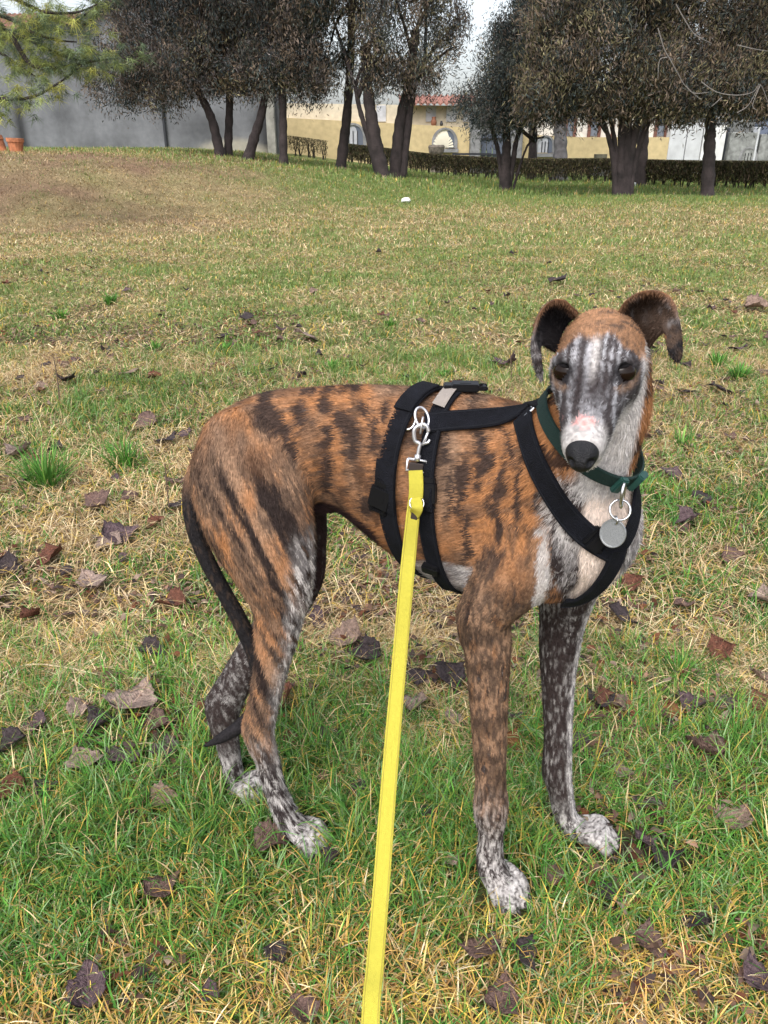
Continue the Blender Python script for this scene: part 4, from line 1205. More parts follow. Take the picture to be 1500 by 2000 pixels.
# skin fold between loin and thigh, belly line
add(Limb('flank', [(560, 940, .925, 46, .35, 10), (610, 955, .925, 24, .4, 10), (690, 972, .93, 20, .5, 12), (760, 1005, .922, 18, .6, 14)], 3))
add(Limb('sheath', [(600, 985, .95, 26, .8, 10), (660, 985, .945, 16, .8, 10), (735, 1000, .935, 10, .8, 12)], 3))
# head
add(hlimb('skull', [(-.045, 0, -.004, .036, 1.0), (-.012, 0, .002, .0410, .93), (.018, 0, .000, .0400, .90), (.045, 0, -.006, .0345, .88)]))
add(hlimb('muzzle', [(.030, 0, -.012, .037, .95), (.060, 0, -.016, .0335, .92), (.090, 0, -.021, .0285, .90), (.120, 0, -.026, .0240, .90), (.150, 0, -.031, .0180, .98)]))
add(hlimb('jaw', [(-.015, 0, -.034, .034, 1.0), (.03, 0, -.042, .028, .95), (.08, 0, -.046, .0205, .95), (.125, 0, -.047, .0145, 1.05), (.143, 0, -.046, .010, 1.1)]))
for sgn, nm in ((-1, 'l'), (1, 'r')):
    add(hlimb('cheek_' + nm, [(-.025, sgn * .023, -.018, .027, .8), (.035, sgn * .017, -.024, .022, .8)], 2))
    add(hlimb('brow_' + nm, [(.038, sgn * .010, .024, .012, 1), (.057, sgn * .019, .0150, .0080, 1), (.047, sgn * .0305, .008, .0075, 1)], 3))
    add(hlimb('zyg_' + nm, [(.066, sgn * .016, -.013, .0100, 1), (.048, sgn * .0295, -.0125, .0080, 1), (.010, sgn * .037, -.004, .0080, 1)], 3))
# paws: four toes each
def toes(nm, px, py, Y, dx, dy, spread, r, n=4):
    for i in range(n):
        u = (i - (n - 1) / 2)
        ln = 1.0 if i in (1, 2) else 0.78
        s = PS(px, py, Y)
        base = P(px, py, Y)
        fwd = np.array([dx, dy, 0.0]); fwd /= np.linalg.norm(fwd)
        side = np.array([-fwd[1], fwd[0], 0])
        c0 = base + side * u * spread * .75 - fwd * .012 + np.array([0, 0, .004])
        z1 = .014
        c1 = base + side * u * spread + fwd * .018 * ln; c1[2] = z1 + .013
        c2 = base + side * u * spread * 1.05 + fwd * .034 * ln; c2[2] = z1
        c3 = base + side * u * spread * 1.05 + fwd * .041 * ln; c3[2] = z1 - .003
        add(Limb('toe_%s_%d' % (nm, i), None, 3, [[*c0, r, 1, 0], [*c1, r * 1.08, 1, 0], [*c2, r, 1, 0], [*c3, r * .72, 1, 0]]))
toes('fn', 978, 1716, .806, .55, -.83, .0145, .0105)
toes('ff', 1150, 1626, .899, .96, -.28, .0135, .0105)
toes('hn', 592, 1626, .899, .80, -.60, .0130, .0100)
toes('hf', 476, 1543, 1.006, .85, -.52, .0130, .0098)

BLEND = {'trunk': .02, 'chest': .03, 'neck': .035, 'flank': .02, 'sheath': .008, 'front_near': .018, 'front_far': .018, 'elbow_near': .014, 'hind_near': .016, 'stifle_near': .02,
         'hind_far': .012, 'tail': .004, 'hock_near': .012, 'hock_far': .012, 'skull': .02, 'muzzle': .016, 'jaw': .010}
lo = np.min([l.bounds(.02)[0] for l in limbs.values()], 0)
hi = np.max([l.bounds(.02)[1] for l in limbs.values()], 0)
dims = np.ceil((hi - lo) / VOX).astype(int) + 1
field = np.full(dims, 0.03, np.float32)
for nm, l in limbs.items():
    a, b = l.bounds(.016)
    i0 = np.maximum(((a - lo) / VOX).astype(int), 0); i1 = np.minimum(((b - lo) / VOX).astype(int) + 2, dims)
    gx, gy, gz = [np.arange(i0[k], i1[k]) * VOX + lo[k] for k in range(3)]
    pts = np.stack(np.meshgrid(gx, gy, gz, indexing='ij'), -1).reshape(-1, 3).astype(np.float32)
    d = l.eval(pts).reshape(len(gx), len(gy), len(gz))
    kk = BLEND.get(nm, (.0025 if nm.startswith('toe') else .009))
    sl = tuple(slice(i0[k], i1[k]) for k in range(3))
    field[sl] = smin(field[sl], d, kk)

# carve the eye sockets and the mouth line
EYE = {s: H(.0545, s * .0212, .0030) for s in (-1, 1)}
def carve(c, r, k):
    global field
    a, b = c - r - .02, c + r + .02
    i0 = np.maximum(((a - lo) / VOX).astype(int), 0); i1 = np.minimum(((b - lo) / VOX).astype(int) + 2, dims)
    gx, gy, gz = [np.arange(i0[q], i1[q]) * VOX + lo[q] for q in range(3)]
    pts = np.stack(np.meshgrid(gx, gy, gz, indexing='ij'), -1)
    d = np.linalg.norm(pts - c, axis=-1) - r
    sl = tuple(slice(i0[q], i1[q]) for q in range(3))
    field[sl] = -smin(-field[sl], d.astype(np.float32), k)
for s_ in (-1, 1):
    carve(EYE[s_] + HF * .009 + HR * s_ * .004, .0085, .004)

def surface_nets(f, origin, vox):
    ins = f < 0
    c = np.zeros(np.array(f.shape) - 1, np.int8)
    for dx in (0, 1):
        for dy in (0, 1):
            for dz in (0, 1):
                c += ins[dx:f.shape[0] - 1 + dx, dy:f.shape[1] - 1 + dy, dz:f.shape[2] - 1 + dz]
    act = (c > 0) & (c < 8)
    ci = np.argwhere(act)
    idx = -np.ones(act.shape, np.int64); idx[tuple(ci.T)] = np.arange(len(ci))
    acc = np.zeros((len(ci), 3)); cnt = np.zeros(len(ci))
    corners = [(a, b, d) for a in (0, 1) for b in (0, 1) for d in (0, 1)]
    for a in corners:
        for k in range(3):
            if a[k] == 0:
                b = list(a); b[k] = 1
                fa = f[ci[:, 0] + a[0], ci[:, 1] + a[1], ci[:, 2] + a[2]]
                fb = f[ci[:, 0] + b[0], ci[:, 1] + b[1], ci[:, 2] + b[2]]
                m = (fa < 0) != (fb < 0)
                t = np.where(m, fa / np.where(fa - fb == 0, 1, fa - fb), 0)
                pt = np.tile(np.array(a, float), (len(ci), 1)); pt[:, k] = t
                acc[m] += pt[m]; cnt[m] += 1
    V = origin + (ci + acc / np.maximum(cnt, 1)[:, None]) * vox
    faces = []
    for k in range(3):
        sl0 = [slice(None)] * 3; sl1 = [slice(None)] * 3
        sl0[k] = slice(0, -1); sl1[k] = slice(1, None)
        ch = ins[tuple(sl0)] != ins[tuple(sl1)]
        e = np.argwhere(ch)
        k1, k2 = (k + 1) % 3, (k + 2) % 3
        ok = (e[:, k1] > 0) & (e[:, k2] > 0) & (e[:, k1] < f.shape[k1] - 1) & (e[:, k2] < f.shape[k2] - 1)
        e = e[ok]
        def cell(o1, o2):
            q = e.copy(); q[:, k1] += o1; q[:, k2] += o2
            return idx[tuple(q.T)]
        quad = np.stack([cell(-1, -1), cell(0, -1), cell(0, 0), cell(-1, 0)], 1)
        flip = ~ins[tuple(e.T)]
        quad[flip] = quad[flip][:, ::-1]
        faces.append(quad)
    Fq = np.concatenate(faces)
    Fq = Fq[(Fq >= 0).all(1)]
    return V, Fq

BV, BF = surface_nets(field, lo, VOX)
# light smoothing
def smooth_mesh(V, Fq, it=2, w=.5):
    E = np.concatenate([Fq[:, [0, 1]], Fq[:, [1, 2]], Fq[:, [2, 3]], Fq[:, [3, 0]]])
    E = np.concatenate([E, E[:, ::-1]])
    n = np.bincount(E[:, 0], minlength=len(V))
    for k in range(it):
        for ww in (w, -w * 1.02):
            av = np.stack([np.bincount(E[:, 0], V[E[:, 1], q], len(V)) for q in range(3)], 1) / np.maximum(n, 1)[:, None]
            V = V + (av - V) * ww
    return V
BV = smooth_mesh(BV, BF, 4, .55)
def quad_normals(V, Fq):
    fn = np.cross(V[Fq[:, 2]] - V[Fq[:, 0]], V[Fq[:, 3]] - V[Fq[:, 1]])
    N = np.zeros_like(V)
    for k in range(4):
        for q in range(3):
            N[:, q] += np.bincount(Fq[:, k], fn[:, q], len(V))
    N /= np.linalg.norm(N, axis=1)[:, None] + 1e-12
    return N, np.linalg.norm(fn, axis=1) * .5
BN, BA = quad_normals(BV, BF)
print('dog body', len(BV), len(BF))

# which limb each vertex belongs to, hair flow, position along
names = list(limbs)
bestd = np.full(len(BV), 1e9); OWN = np.zeros(len(BV), int)
FLOW = np.zeros((len(BV), 3)); ALONG = np.zeros(len(BV)); AXP = np.zeros((len(BV), 3))
for i, nm in enumerate(names):
    l = limbs[nm]
    a, b = l.bounds(.05)
    m = np.all((BV > a) & (BV < b), axis=1)
    ii = np.nonzero(m)[0]
    if len(ii) == 0: continue
    d, T, al, ax, rr = l.eval(BV[ii], True)
    w = d < bestd[ii]
    jj = ii[w]
    bestd[jj] = d[w]; OWN[jj] = i; FLOW[jj] = T[w]; ALONG[jj] = al[w]; AXP[jj] = ax[w]
HEADSET = {i for i, n in enumerate(names) if n.split('_')[0] in ('skull', 'muzzle', 'jaw', 'cheek', 'brow', 'zyg')}
TRUNKSET = {i for i, n in enumerate(names) if n in ('trunk', 'flank', 'sheath')}
ishead = np.isin(OWN, list(HEADSET)); istrunk = np.isin(OWN, list(TRUNKSET))
isneck = OWN == names.index('neck'); ischest = OWN == names.index('chest')
FLOW[ishead] = -HF + 0 * FLOW[ishead]
FLOW[istrunk] = -FLOW[istrunk] * .9 + np.array([0, 0, -.35])
FLOW[isneck] = -FLOW[isneck]
FLOW[ischest] = np.array([-.2, 0, -1.0])
# blend the flow over the surface
E_ = np.concatenate([BF[:, [0, 1]], BF[:, [1, 2]], BF[:, [2, 3]], BF[:, [3, 0]]]); E_ = np.concatenate([E_, E_[:, ::-1]])
for _ in range(10):
    FLOW = np.stack([np.bincount(E_[:, 0], FLOW[E_[:, 1], q], len(BV)) for q in range(3)], 1)
    FLOW -= BN * (FLOW * BN).sum(1)[:, None]
    FLOW /= np.linalg.norm(FLOW, axis=1)[:, None] + 1e-9
# ------------------------------------------------------------------ coat colours (brindle and white)
C_TAN = np.array([.365, .165, .070]); C_TAN2 = np.array([.262, .160, .102]); C_DARK = np.array([.016, .012, .012])
C_BRN = np.array([.105, .070, .052]); C_WHITE = np.array([.66, .62, .60]); C_GREY = np.array([.20, .185, .185]); C_CREAM = np.array([.62, .50, .42])
C_PINK = np.array([.72, .36, .34]); C_BLACK = np.array([.012, .011, .012])

def blob(p, px, py, Y, rx, ry, ang=0.0):
    """soft patch centred on a body point, given as an ellipse on the flank (X, Z), both sides alike"""
    c = P(px, py, Y); s = PS(px, py, Y)
    dx = (p[:, 0] - c[0]) / s; dz = -(p[:, 2] - c[2]) / s / .93
    ca, sa = math.cos(math.radians(ang)), math.sin(math.radians(ang))
    u = (dx * ca + dz * sa) / rx; w = (-dx * sa + dz * ca) / ry
    return np.exp(-(u * u + w * w))

def mixc(c, d, t):
    t = np.clip(t, 0, 1)[:, None]
    return c * (1 - t) + d * t

BLOTCH = [(515, 815, 26, 40, -25), (540, 850, 20, 34, -20), (585, 820, 20, 30, 0), (640, 800, 24, 24, 0), (655, 760, 40, 14, 10), (672, 842, 30, 30, -10), (690, 870, 22, 24, 0), (630, 870, 14, 34, 10),
          (712, 805, 14, 26, -10), (640, 930, 16, 40, -5), (575, 900, 13, 34, 0), (735, 850, 16, 40, 5), (600, 775, 18, 9, 0),
          (690, 760, 26, 12, 10), (560, 890, 14, 26, -20), (745, 935, 12, 60, 8), (722, 985, 30, 16, 30), (765, 800, 10, 26, 0)]
RIBS = [(882, 890, 8, 60, 4), (912, 960, 15, 85, 2), (918, 1060, 13, 60, 2), (940, 900, 13, 70, 0), (968, 920, 12, 60, -3), (960, 1010, 9, 60, -5), (890, 985, 8, 50, 4), (985, 860, 10, 40, -10),
        (1000, 940, 8, 70, -5), (950, 1090, 30, 34, 20), (1040, 900, 10, 70, -16), (865, 930, 8, 50, 5), (900, 1130, 46, 20, 25)]

def coat(p, own, flow, along, axp, n, seed=0):
    N = len(p)
    nm = np.array(names)[own]
    x, y, z = p[:, 0], p[:, 1], p[:, 2]
    # streak noise, stretched along the lie of the hair
    ls = along * 0
    dl = np.array([.40, 0, -.917]); dp = np.array([.917, 0, .40])
    legs = np.char.startswith(nm, 'front') | np.char.startswith(nm, 'carpus') | np.char.startswith(nm, 'hind') | np.char.startswith(nm, 'elbow') | np.char.startswith(nm, 'hock') | np.char.startswith(nm, 'toe') | np.char.startswith(nm, 'tail')
    thigh = np.isin(nm, ['hind_near', 'hind_far', 'stifle_near'])
    hdm = np.isin(own, list(HEADSET))
    dh = p - SK
    A_ = np.where(hdm, dh @ HF, np.where(thigh, p @ dl, np.where(legs, z, x * .97 + z * .25)))
    B_ = np.where(hdm, dh @ HR, np.where(thigh, p @ dp, np.where(legs, x, z * .97 - x * .25)))
    C_ = np.where(hdm, dh @ HU, y)
    # on the upper thigh the lie turns from the trunk's to the leg's
    lf_ = np.where(legs & ~thigh, 1.35, 1.0)
    streak = fbm(B_ * 300 * lf_, C_ * 300 * lf_, A_ * 46 * lf_, seed=5, oct=2)
    streak2 = fbm(B_ * 165 + 7, C_ * 165, A_ * 24, seed=9, oct=2)
    ls = B_
    big = fbm(x * 26, y * 26, z * 9, seed=21, oct=3)
    wx = x + .017 * (fbm(x * 30, z * 30, y * 20, seed=3) - .5) * 2
    wz = z + .026 * (fbm(x * 24, z * 24, y * 20, seed=4) - .5) * 2
    pw = np.stack([wx, y, wz], 1)
    # base: tan with slow variation
    c = mixc(np.tile(C_TAN, (N, 1)), C_TAN2, smooth(.4, .75, big))
    # brown smoke over the rump, loin and lower ribs
    smoke = fbm(x * 44, y * 40, z * 30, seed=25, oct=3) * .55 + streak2 * .25 + streak * .2
    rumpw = smooth(-.02, -.16, x) * .10 + smooth(.60, .50, z) * .07
    c = mixc(c, C_BRN * .95, smooth(.48, .64, smoke + rumpw) * .55)
    # ---------------- trunk
    d = np.zeros(N)
    for b in BLOTCH: d = np.maximum(d, blob(pw, b[0], b[1], .89, b[2] * .78, b[3] * 1.35, b[4]))
    d2 = np.zeros(N)
    for b in RIBS: d2 = np.maximum(d2, blob(pw, b[0], b[1], .82, b[2] * .72, b[3] * 1.15, b[4]))
    rib = vnoise(wx * 80 + wz * 6, wz * 7, y * 6, seed=31)
    torso = np.isin(nm, ['trunk', 'neck', 'chest', 'flank', 'front_near', 'front_far', 'hind_near', 'hind_far', 'stifle_near', 'elbow_near'])
    dark = np.maximum(smooth(.22, .62, d + (streak - .5) * .55 + (smoke - .5) * .5), smooth(.22, .64, d2 + (streak - .5) * .5 + (smoke - .5) * .4)) * .93
    ribw = smooth(0.03, .10, x)
    dark = np.maximum(dark, ribw * smooth(.58, .72, rib + (streak - .5) * .3) * .8)
    loin = (1 - ribw) * smooth(.57, .70, fbm(wx * 34, y * 30, wz * 20, seed=37) + (streak - .5) * .25) * .7
    dark = np.maximum(dark, loin * istr(nm))
    thin = smooth(.56, .70, vnoise(wx * 135 + wz * 14, wz * 8, y * 8, seed=35) * .6 + streak2 * .25 + fbm(B_ * 520, C_ * 520, A_ * 60, seed=36, oct=2) * .15) * .7
    c = mixc(c, C_BRN * .6, thin * np.isin(nm, ['trunk', 'flank', 'neck', 'front_near', 'chest']) * (z > P(0, 1150, .85)[2]))
    halo = np.maximum(smooth(.05, .42, d + (streak2 - .5) * .5), smooth(.08, .45, d2 + (streak2 - .5) * .45)) * .36
    vst = smooth(.50, .72, vnoise(wx * 46 + wz * 12, wz * 8, y * 6, seed=33) * .7 + streak2 * .3) * (1 - ribw) * .32
    c = mixc(c, C_BRN * .95, np.maximum(halo, vst * istr(nm)) * torso)
    c = mixc(c, C_DARK * 1.3 + C_BRN * .15, dark * torso)
    c_torso = c.copy()
    # belly: pale grey
    bel = istr(nm) * smooth(.17, .40, (AX_of(axp, p))) 
    bel = bel * smooth(.40, .62, bel + (streak2 - .5) * .6)
    c = mixc(c, mixc(np.tile(C_GREY * 1.25, (N, 1)), C_WHITE * .85, smooth(.42, .7, streak)), bel * .85)
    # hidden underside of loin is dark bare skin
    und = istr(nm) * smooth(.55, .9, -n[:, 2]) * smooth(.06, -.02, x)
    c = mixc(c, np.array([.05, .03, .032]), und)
    # bare dark skin in the groin and along the tuck of the belly
    gl = [(560, 985), (600, 972), (640, 966), (690, 975), (735, 1002), (760, 1040)]
    gx_ = [P(a, b, .93)[0] for a, b in gl]; gz_ = [P(a, b, .93)[2] for a, b in gl]
    gro = smooth(.000, -.010, z - np.interp(x, gx_, gz_) + .004 * (streak - .5)) * (x > gx_[0] - .03) * smooth(gx_[-1], gx_[-2], x)
    skin = np.array([.032, .019, .020]) * (.7 + .6 * streak2)[:, None]
    c = mixc(c, skin, gro * np.isin(nm, ['trunk', 'flank', 'sheath', 'hind_far']))
    # ---------------- thigh: diagonal stripes then streaks down the leg
    th = np.isin(nm, ['hind_near', 'stifle_near'])
    q = p @ dp; r_ = p @ dl
    st = vnoise(q * 78 + 2.4 * fbm(x * 16, z * 16, y * 10, seed=8), r_ * 5, y * 8, seed=41)
    st = st * .58 + streak * .27 + fbm(B_ * 620, C_ * 620, A_ * 55, seed=18, oct=2) * .15
    tc_ = mixc(np.tile(C_TAN * 1.0, (N, 1)), C_TAN2 * 1.1, smooth(.3, .7, big))
    tc_ = mixc(tc_, C_BRN * .9, smooth(.36, .50, st * .72 + .28 * fbm(B_ * 420, C_ * 420, A_ * 30, seed=19, oct=2) + (smoke - .5) * .25) * .9)
    tc_ = mixc(tc_, C_DARK * 1.2, smooth(.49, .62, st * .75 + .25 * fbm(B_ * 420, C_ * 420, A_ * 30, seed=20, oct=2)) * .92)
    tc_ = mixc(tc_, C_TAN2 * 1.15, smooth(.62, .75, streak2) * .45)
    # rear edge of the thigh dark, front edge pale
    thk = th * smooth(.0, .045, P(470, 760, .92)[2] - z)
    c = mixc(c, tc_, thk * smooth(0, .09, P(480, 800, .92)[2] - z))
    edge = smooth(.008, -.030, x - (P(398, 1000, .92)[0] + .32 * (P(398, 1000, .92)[2] - z))) * (z < P(400, 920, .92)[2]) * (z > P(400, 1180, .92)[2])
    c = mixc(c, C_DARK * 1.2, th * edge * .85 * smooth(.25, .6, streak2 + .15))
    fr = th * smooth(-.014, .012, x - np.interp(-z, [-P(0, 1500, .9)[2], -P(0, 1420, .9)[2], -P(0, 1330, .9)[2], -P(0, 1240, .9)[2], -P(0, 1120, .9)[2], -P(0, 1000, .9)[2]][::-1],
                    [P(535, 1500, .9)[0], P(528, 1420, .9)[0], P(540, 1330, .9)[0], P(560, 1240, .9)[0], P(574, 1120, .9)[0], P(580, 1000, .9)[0]][::-1]))
    frc = mixc(np.tile(C_GREY * .8, (N, 1)), C_WHITE * .9, smooth(.46, .64, streak)); frc = mixc(frc, C_DARK, smooth(.55, .68, streak2))
    c = mixc(c, frc, fr * smooth(P(0, 1000, .9)[2], P(0, 1080, .9)[2], z) * .9)
    # ---------------- lower legs: grizzled
    hockz = P(0, 1450, .9)[2]
    low_h = np.isin(nm, ['hind_near', 'hock_near']) * smooth(hockz + .03, hockz - .07, z)
    grz = mixc(np.tile(C_WHITE * .62, (N, 1)), C_DARK * 1.8, smooth(.40, .58, streak * .45 + streak2 * .22 + fbm(B_ * 620, C_ * 620, A_ * 70, seed=16, oct=2) * .33))
    c = mixc(c, grz, np.clip(low_h + np.char.startswith(nm, 'toe') * 1.0, 0, 1))
    # near front leg: tan streaked with dark, grizzled towards the paw
    fn = np.isin(nm, ['front_near', 'elbow_near', 'carpus_near'])
    fl = mixc(np.tile(C_TAN2 * .95, (N, 1)), C_TAN * .72, smooth(.5, .75, streak2) * .55)
    fl = mixc(fl, C_BRN * .75, smooth(.38, .56, streak) * .88)
    fl = mixc(fl, C_DARK * 1.5, smooth(.58, .70, streak2 * .6 + streak * .4) * .85)
    fl = mixc(fl, C_BRN * .45, smooth(.50, .7, vnoise(along * 60, x * 30, y * 30, seed=77)) * .6)
    zt = P(0, 1120, .82)[2]
    c = mixc(c, fl, fn * smooth(zt + .06, zt - .02, z))
    low_f = fn * smooth(P(0, 1500, .82)[2], P(0, 1650, .82)[2], z)
    c = mixc(c, grz, low_f * .95)
    # shoulder: pale stripe and dark front
    xs = P(1052, 1080, .79)[0] + (z - P(1052, 1080, .79)[2]) * -.06
    sh = np.isin(nm, ['front_near', 'chest', 'trunk', 'neck'])
    zone = smooth(P(0, 985, .8)[2] + .02, P(0, 1040, .8)[2], z) * smooth(P(0, 1240, .8)[2], P(0, 1180, .8)[2], z)
    dz_ = smooth(.000, .02, x - xs - .012) * zone
    dcol = mixc(np.tile(C_DARK * 1.8, (N, 1)), C_GREY, smooth(.5, .68, streak2)); dcol = mixc(dcol, C_WHITE * .6, smooth(.6, .72, streak) * .6)
    c = mixc(c, dcol, sh * dz_)
    ws = np.exp(-((x - xs) / .0085) ** 2) * zone
    c = mixc(c, C_WHITE * .72, sh * smooth(.30, .8, ws + (streak - .5) * .9 + (streak2 - .5) * .6) * .9)
    # ---------------- far legs: black grizzled with white
    far = np.isin(nm, ['front_far', 'hind_far', 'hock_far', 'carpus_far'])
    fine = fbm(B_ * 620, C_ * 620, A_ * 70, seed=15, oct=2)
    fg = mixc(np.tile(C_DARK * 1.7 + C_BRN * .06, (N, 1)), C_WHITE * .40, smooth(.48, .70, streak * .45 + streak2 * .2 + fine * .35))
    zf = P(0, 1560, .91)[2]
    fg = mixc(fg, grz, smooth(zf + .03, zf - .03, z))
    fg = np.where((nm == 'hind_far')[:, None] & (z > P(0, 1180, 1.0)[2])[:, None], mixc(skin, C_GREY * .6, smooth(.6, .75, streak) * .5), fg)
    c = mixc(c, fg, far * np.where(nm == 'hind_far', smooth(P(0, 950, 1.0)[2], P(0, 985, 1.0)[2], z), smooth(P(0, 1120, .9)[2] + .03, P(0, 1120, .9)[2] - .03, z)))
    c = mixc(c, C_WHITE * .75, np.char.startswith(nm, 'toe') * smooth(.45, .62, streak2) * .8)
    # ---------------- chest front: white bib
    bc = P(1185, 1010, .76)
    dv = p - bc
    bib = np.exp(-((dv[:, 0] * .86 - dv[:, 1] * .3) / .024) ** 2) * smooth(P(0, 870, .76)[2] + .02, P(0, 930, .76)[2], z) * (y < .83)
    bib2 = np.exp(-(((x - P(1160, 1125, .78)[0]) / .042) ** 2 + ((z - P(1160, 1125, .78)[2]) / .045) ** 2)) * smooth(.2, .5, -n[:, 1] - .3 * n[:, 2]) * np.isin(nm, ['chest', 'trunk', 'front_far'])
    bw = np.clip(np.maximum(smooth(.40, .6, bib + (streak - .5) * .25), smooth(.45, .6, bib2 + (streak - .5) * .1)), 0, 1) * (~np.isin(own, list(HEADSET)))
    c = mixc(c, C_CREAM * (0.9) + C_WHITE * .18, bw)
    dk = np.exp(-(((x - P(1096, 1085, .77)[0] + .25 * (z - P(1096, 1085, .77)[2])) / .017) ** 2 + ((z - P(1096, 1085, .77)[2]) / .055) ** 2)) * smooth(.1, .4, -n[:, 1]) * np.isin(nm, ['neck', 'chest', 'trunk', 'front_near'])
    c = mixc(c, dcol, smooth(.35, .6, dk + (streak - .5) * .4))
    bw = bw * (1 - smooth(.35, .6, dk))
    # grizzle around the bib, front of the neck
    gr = np.exp(-(((x - P(1120, 960, .76)[0]) / .042) ** 2 + ((z - P(1120, 960, .76)[2]) / .075) ** 2)) * np.isin(nm, ['neck', 'chest', 'trunk']) * smooth(.1, .4, -n[:, 1])
    gcol = mixc(np.tile(C_WHITE * .75, (N, 1)), C_DARK * 2.5, smooth(.46, .58, streak))
    c = mixc(c, gcol, smooth(.35, .7, gr) * (1 - bw) * .9)
    # far edge of the chest
    fe = np.isin(nm, ['chest', 'front_far', 'trunk', 'neck']) * smooth(.30, .6, n[:, 0]) * (x > P(1205, 1000, .8)[0])
    c = mixc(c, mixc(np.tile(C_GREY, (N, 1)), C_WHITE * .9, smooth(.45, .6, streak)), fe * .85)
    # ---------------- tail
    tl = nm == 'tail'
    tcol = mixc(np.tile(C_BLACK * 1.6, (N, 1)), C_BRN * .7, smooth(.52, .72, streak) * .6 * smooth(P(0, 1380, .96)[2], P(0, 1250, .96)[2], z))
    c = mixc(c, tcol, tl * smooth(.0, .06, P(400, 900, .96)[2] - z))
    # ---------------- head
    hd = np.isin(own, list(HEADSET))
    d_ = p - SK
    f, r, u = d_ @ HF, d_ @ HR, d_ @ HU
    ar = np.abs(r)
    face = mixc(np.tile(C_TAN * .34 + C_TAN2 * .60, (N, 1)), C_BRN * .9, smooth(.44, .66, fbm(r * 60, f * 150 + ar * 110 - u * 60, u * 20, seed=51) * .7 + streak * .3) * (.35 + .6 * smooth(.0, .03, r + .018)))
    fw = r * 1.0 + .004 * (vnoise(f * 30, u * 30, r * 10, seed=52) - .5)
    # grey mask on the muzzle and round the eyes
    g1 = vnoise(fw * 330, f * 13 + u * 9, 0 * r, seed=63) * .46 + vnoise(fw * 150 + 4, f * 12, seed=64) * .18 + fbm(r * 620, f * 130, u * 200, seed=57) * .36
    mask = mixc(np.tile(C_WHITE * .56 * np.array([.92, .97, 1.06]) * .92, (N, 1)), C_DARK * 2.0, smooth(.33, .55, g1) * .93)
    mlim = .020 + .007 * np.cos(r * 230) + .012 * (vnoise(r * 120, u * 60, f * 60, seed=54) - .5) + .5 * np.maximum(0, ar - .03)
    mk = smooth(mlim - .008, mlim + .008, f - .95 * u)
    face = mixc(face, mask, mk)
    # white blaze and muzzle sides
    blz = np.exp(-((r - .001) / .0036) ** 2) * smooth(.022, .042, f - .6 * u) * smooth(.11, .08, f)
    face = mixc(face, C_WHITE * .78, blz * .8)
    lowm = smooth(-.022, -.036, u + .12 * np.maximum(0, f - .08)) * smooth(.02, .05, f)
    face = mixc(face, C_WHITE * .80, lowm * .75)
    tipw = smooth(.134, .154, f) * smooth(.30, .62, streak + .12 + 6 * np.maximum(0, f - .125))
    face = mixc(face, C_WHITE * (.72 + 0 * r[:, None]) * (.75 + .4 * fbm(r * 500, f * 400, u * 400, seed=72))[:, None], tipw * .85)
    pk = np.exp(-(((r + .001) / .0105) ** 2 + ((f - .149) / .0085) ** 2)) * (u > -.03)
    face = mixc(face, C_PINK, smooth(.35, .65, pk + (streak2 - .5) * .8 + (fbm(r * 300, f * 300, seed=71) - .5) * .6))
    # mouth line
    ml_ = np.exp(-((u + .0405 + .05 * np.maximum(0, f - .10)) / .0016) ** 2) * smooth(.055, .075, f) * smooth(.006, .012, ar)
    face = mixc(face, C_DARK * 1.5, ml_ * .7)
    # dark around the eyes
    for s in (-1, 1):
        e = p - EYE[s]
        ef, er, eu = e @ HF, e @ HR, e @ HU
        dd = np.sqrt((er * .92) ** 2 + (eu * 1.25) ** 2 + (ef * .5) ** 2)
        face = mixc(face, C_BLACK * 1.6, smooth(.0205, .0115, dd + .008 * (streak - .5)))
        inner = np.exp(-(((er + s * .013) / .008) ** 2 + ((eu + .000) / .012) ** 2))
        face = mixc(face, C_DARK * 1.4, inner * .85)
        lidlow = np.exp(-((dd - .0175) / .003) ** 2) * (eu < -.004)
        face = mixc(face, C_TAN2 * .9, lidlow * .6)
    sidep = smooth(.036, .044, ar) * smooth(.045, .02, f) * smooth(.02, .0, u)
    face = mixc(face, C_WHITE * .8, sidep * smooth(.0, .02, f) * .6)
    under = smooth(-.035, -.05, u)
    face = mixc(face, C_WHITE * .9, under * .9)
    c = np.where(hd[:, None], face, c)
    # ---------------- neck sides stay tan
    nk = nm == 'neck'
    nt = mixc(np.tile(C_TAN * .95, (N, 1)), C_DARK * 1.4, smooth(.50, .64, vnoise(ls * 70, along * 9, seed=61) * .6 + streak * .4) * .9)
    thr = smooth(P(1112, 890, .75)[0], P(1140, 890, .75)[0], x) * smooth(P(1230, 880, .75)[0], P(1216, 880, .75)[0], x) * (y < .79)
    c = mixc(c, nt, nk * smooth(P(0, 925, .77)[2], P(0, 890, .77)[2], z) * (1 - thr))
    tcl = mixc(np.tile(C_WHITE * .8, (N, 1)), C_GREY * .8, smooth(.55, .72, streak) * .5)
    c = mixc(c, tcl, nk * thr * smooth(P(0, 960, .77)[2], P(0, 930, .77)[2], z))
    bk_ = (nm == 'neck') & (x < .150)
    c[bk_] = c_torso[bk_]
    # fine per-hair variation
    j = _hash(np.floor(p[:, 0] * 1e5), np.floor(p[:, 1] * 1e5), np.floor(p[:, 2] * 1e5), 77 + seed)
    c = c * (0.66 + .68 * j)[:, None]
    return np.clip(c, .004, .9)

def istr(nm):
    return np.isin(nm, ['trunk', 'flank', 'sheath']).astype(float)
def AX_of(axp, p):
    """0 at the trunk axis, 1 at its lower edge"""
    return np.clip((axp[:, 2] - p[:, 2]) / .13, 0, 1.5) * smooth(.02, .16, p[:, 0] + .06) * smooth(.62, .50, p[:, 2])

BC = coat(BV, OWN, FLOW, ALONG, AXP, BN)

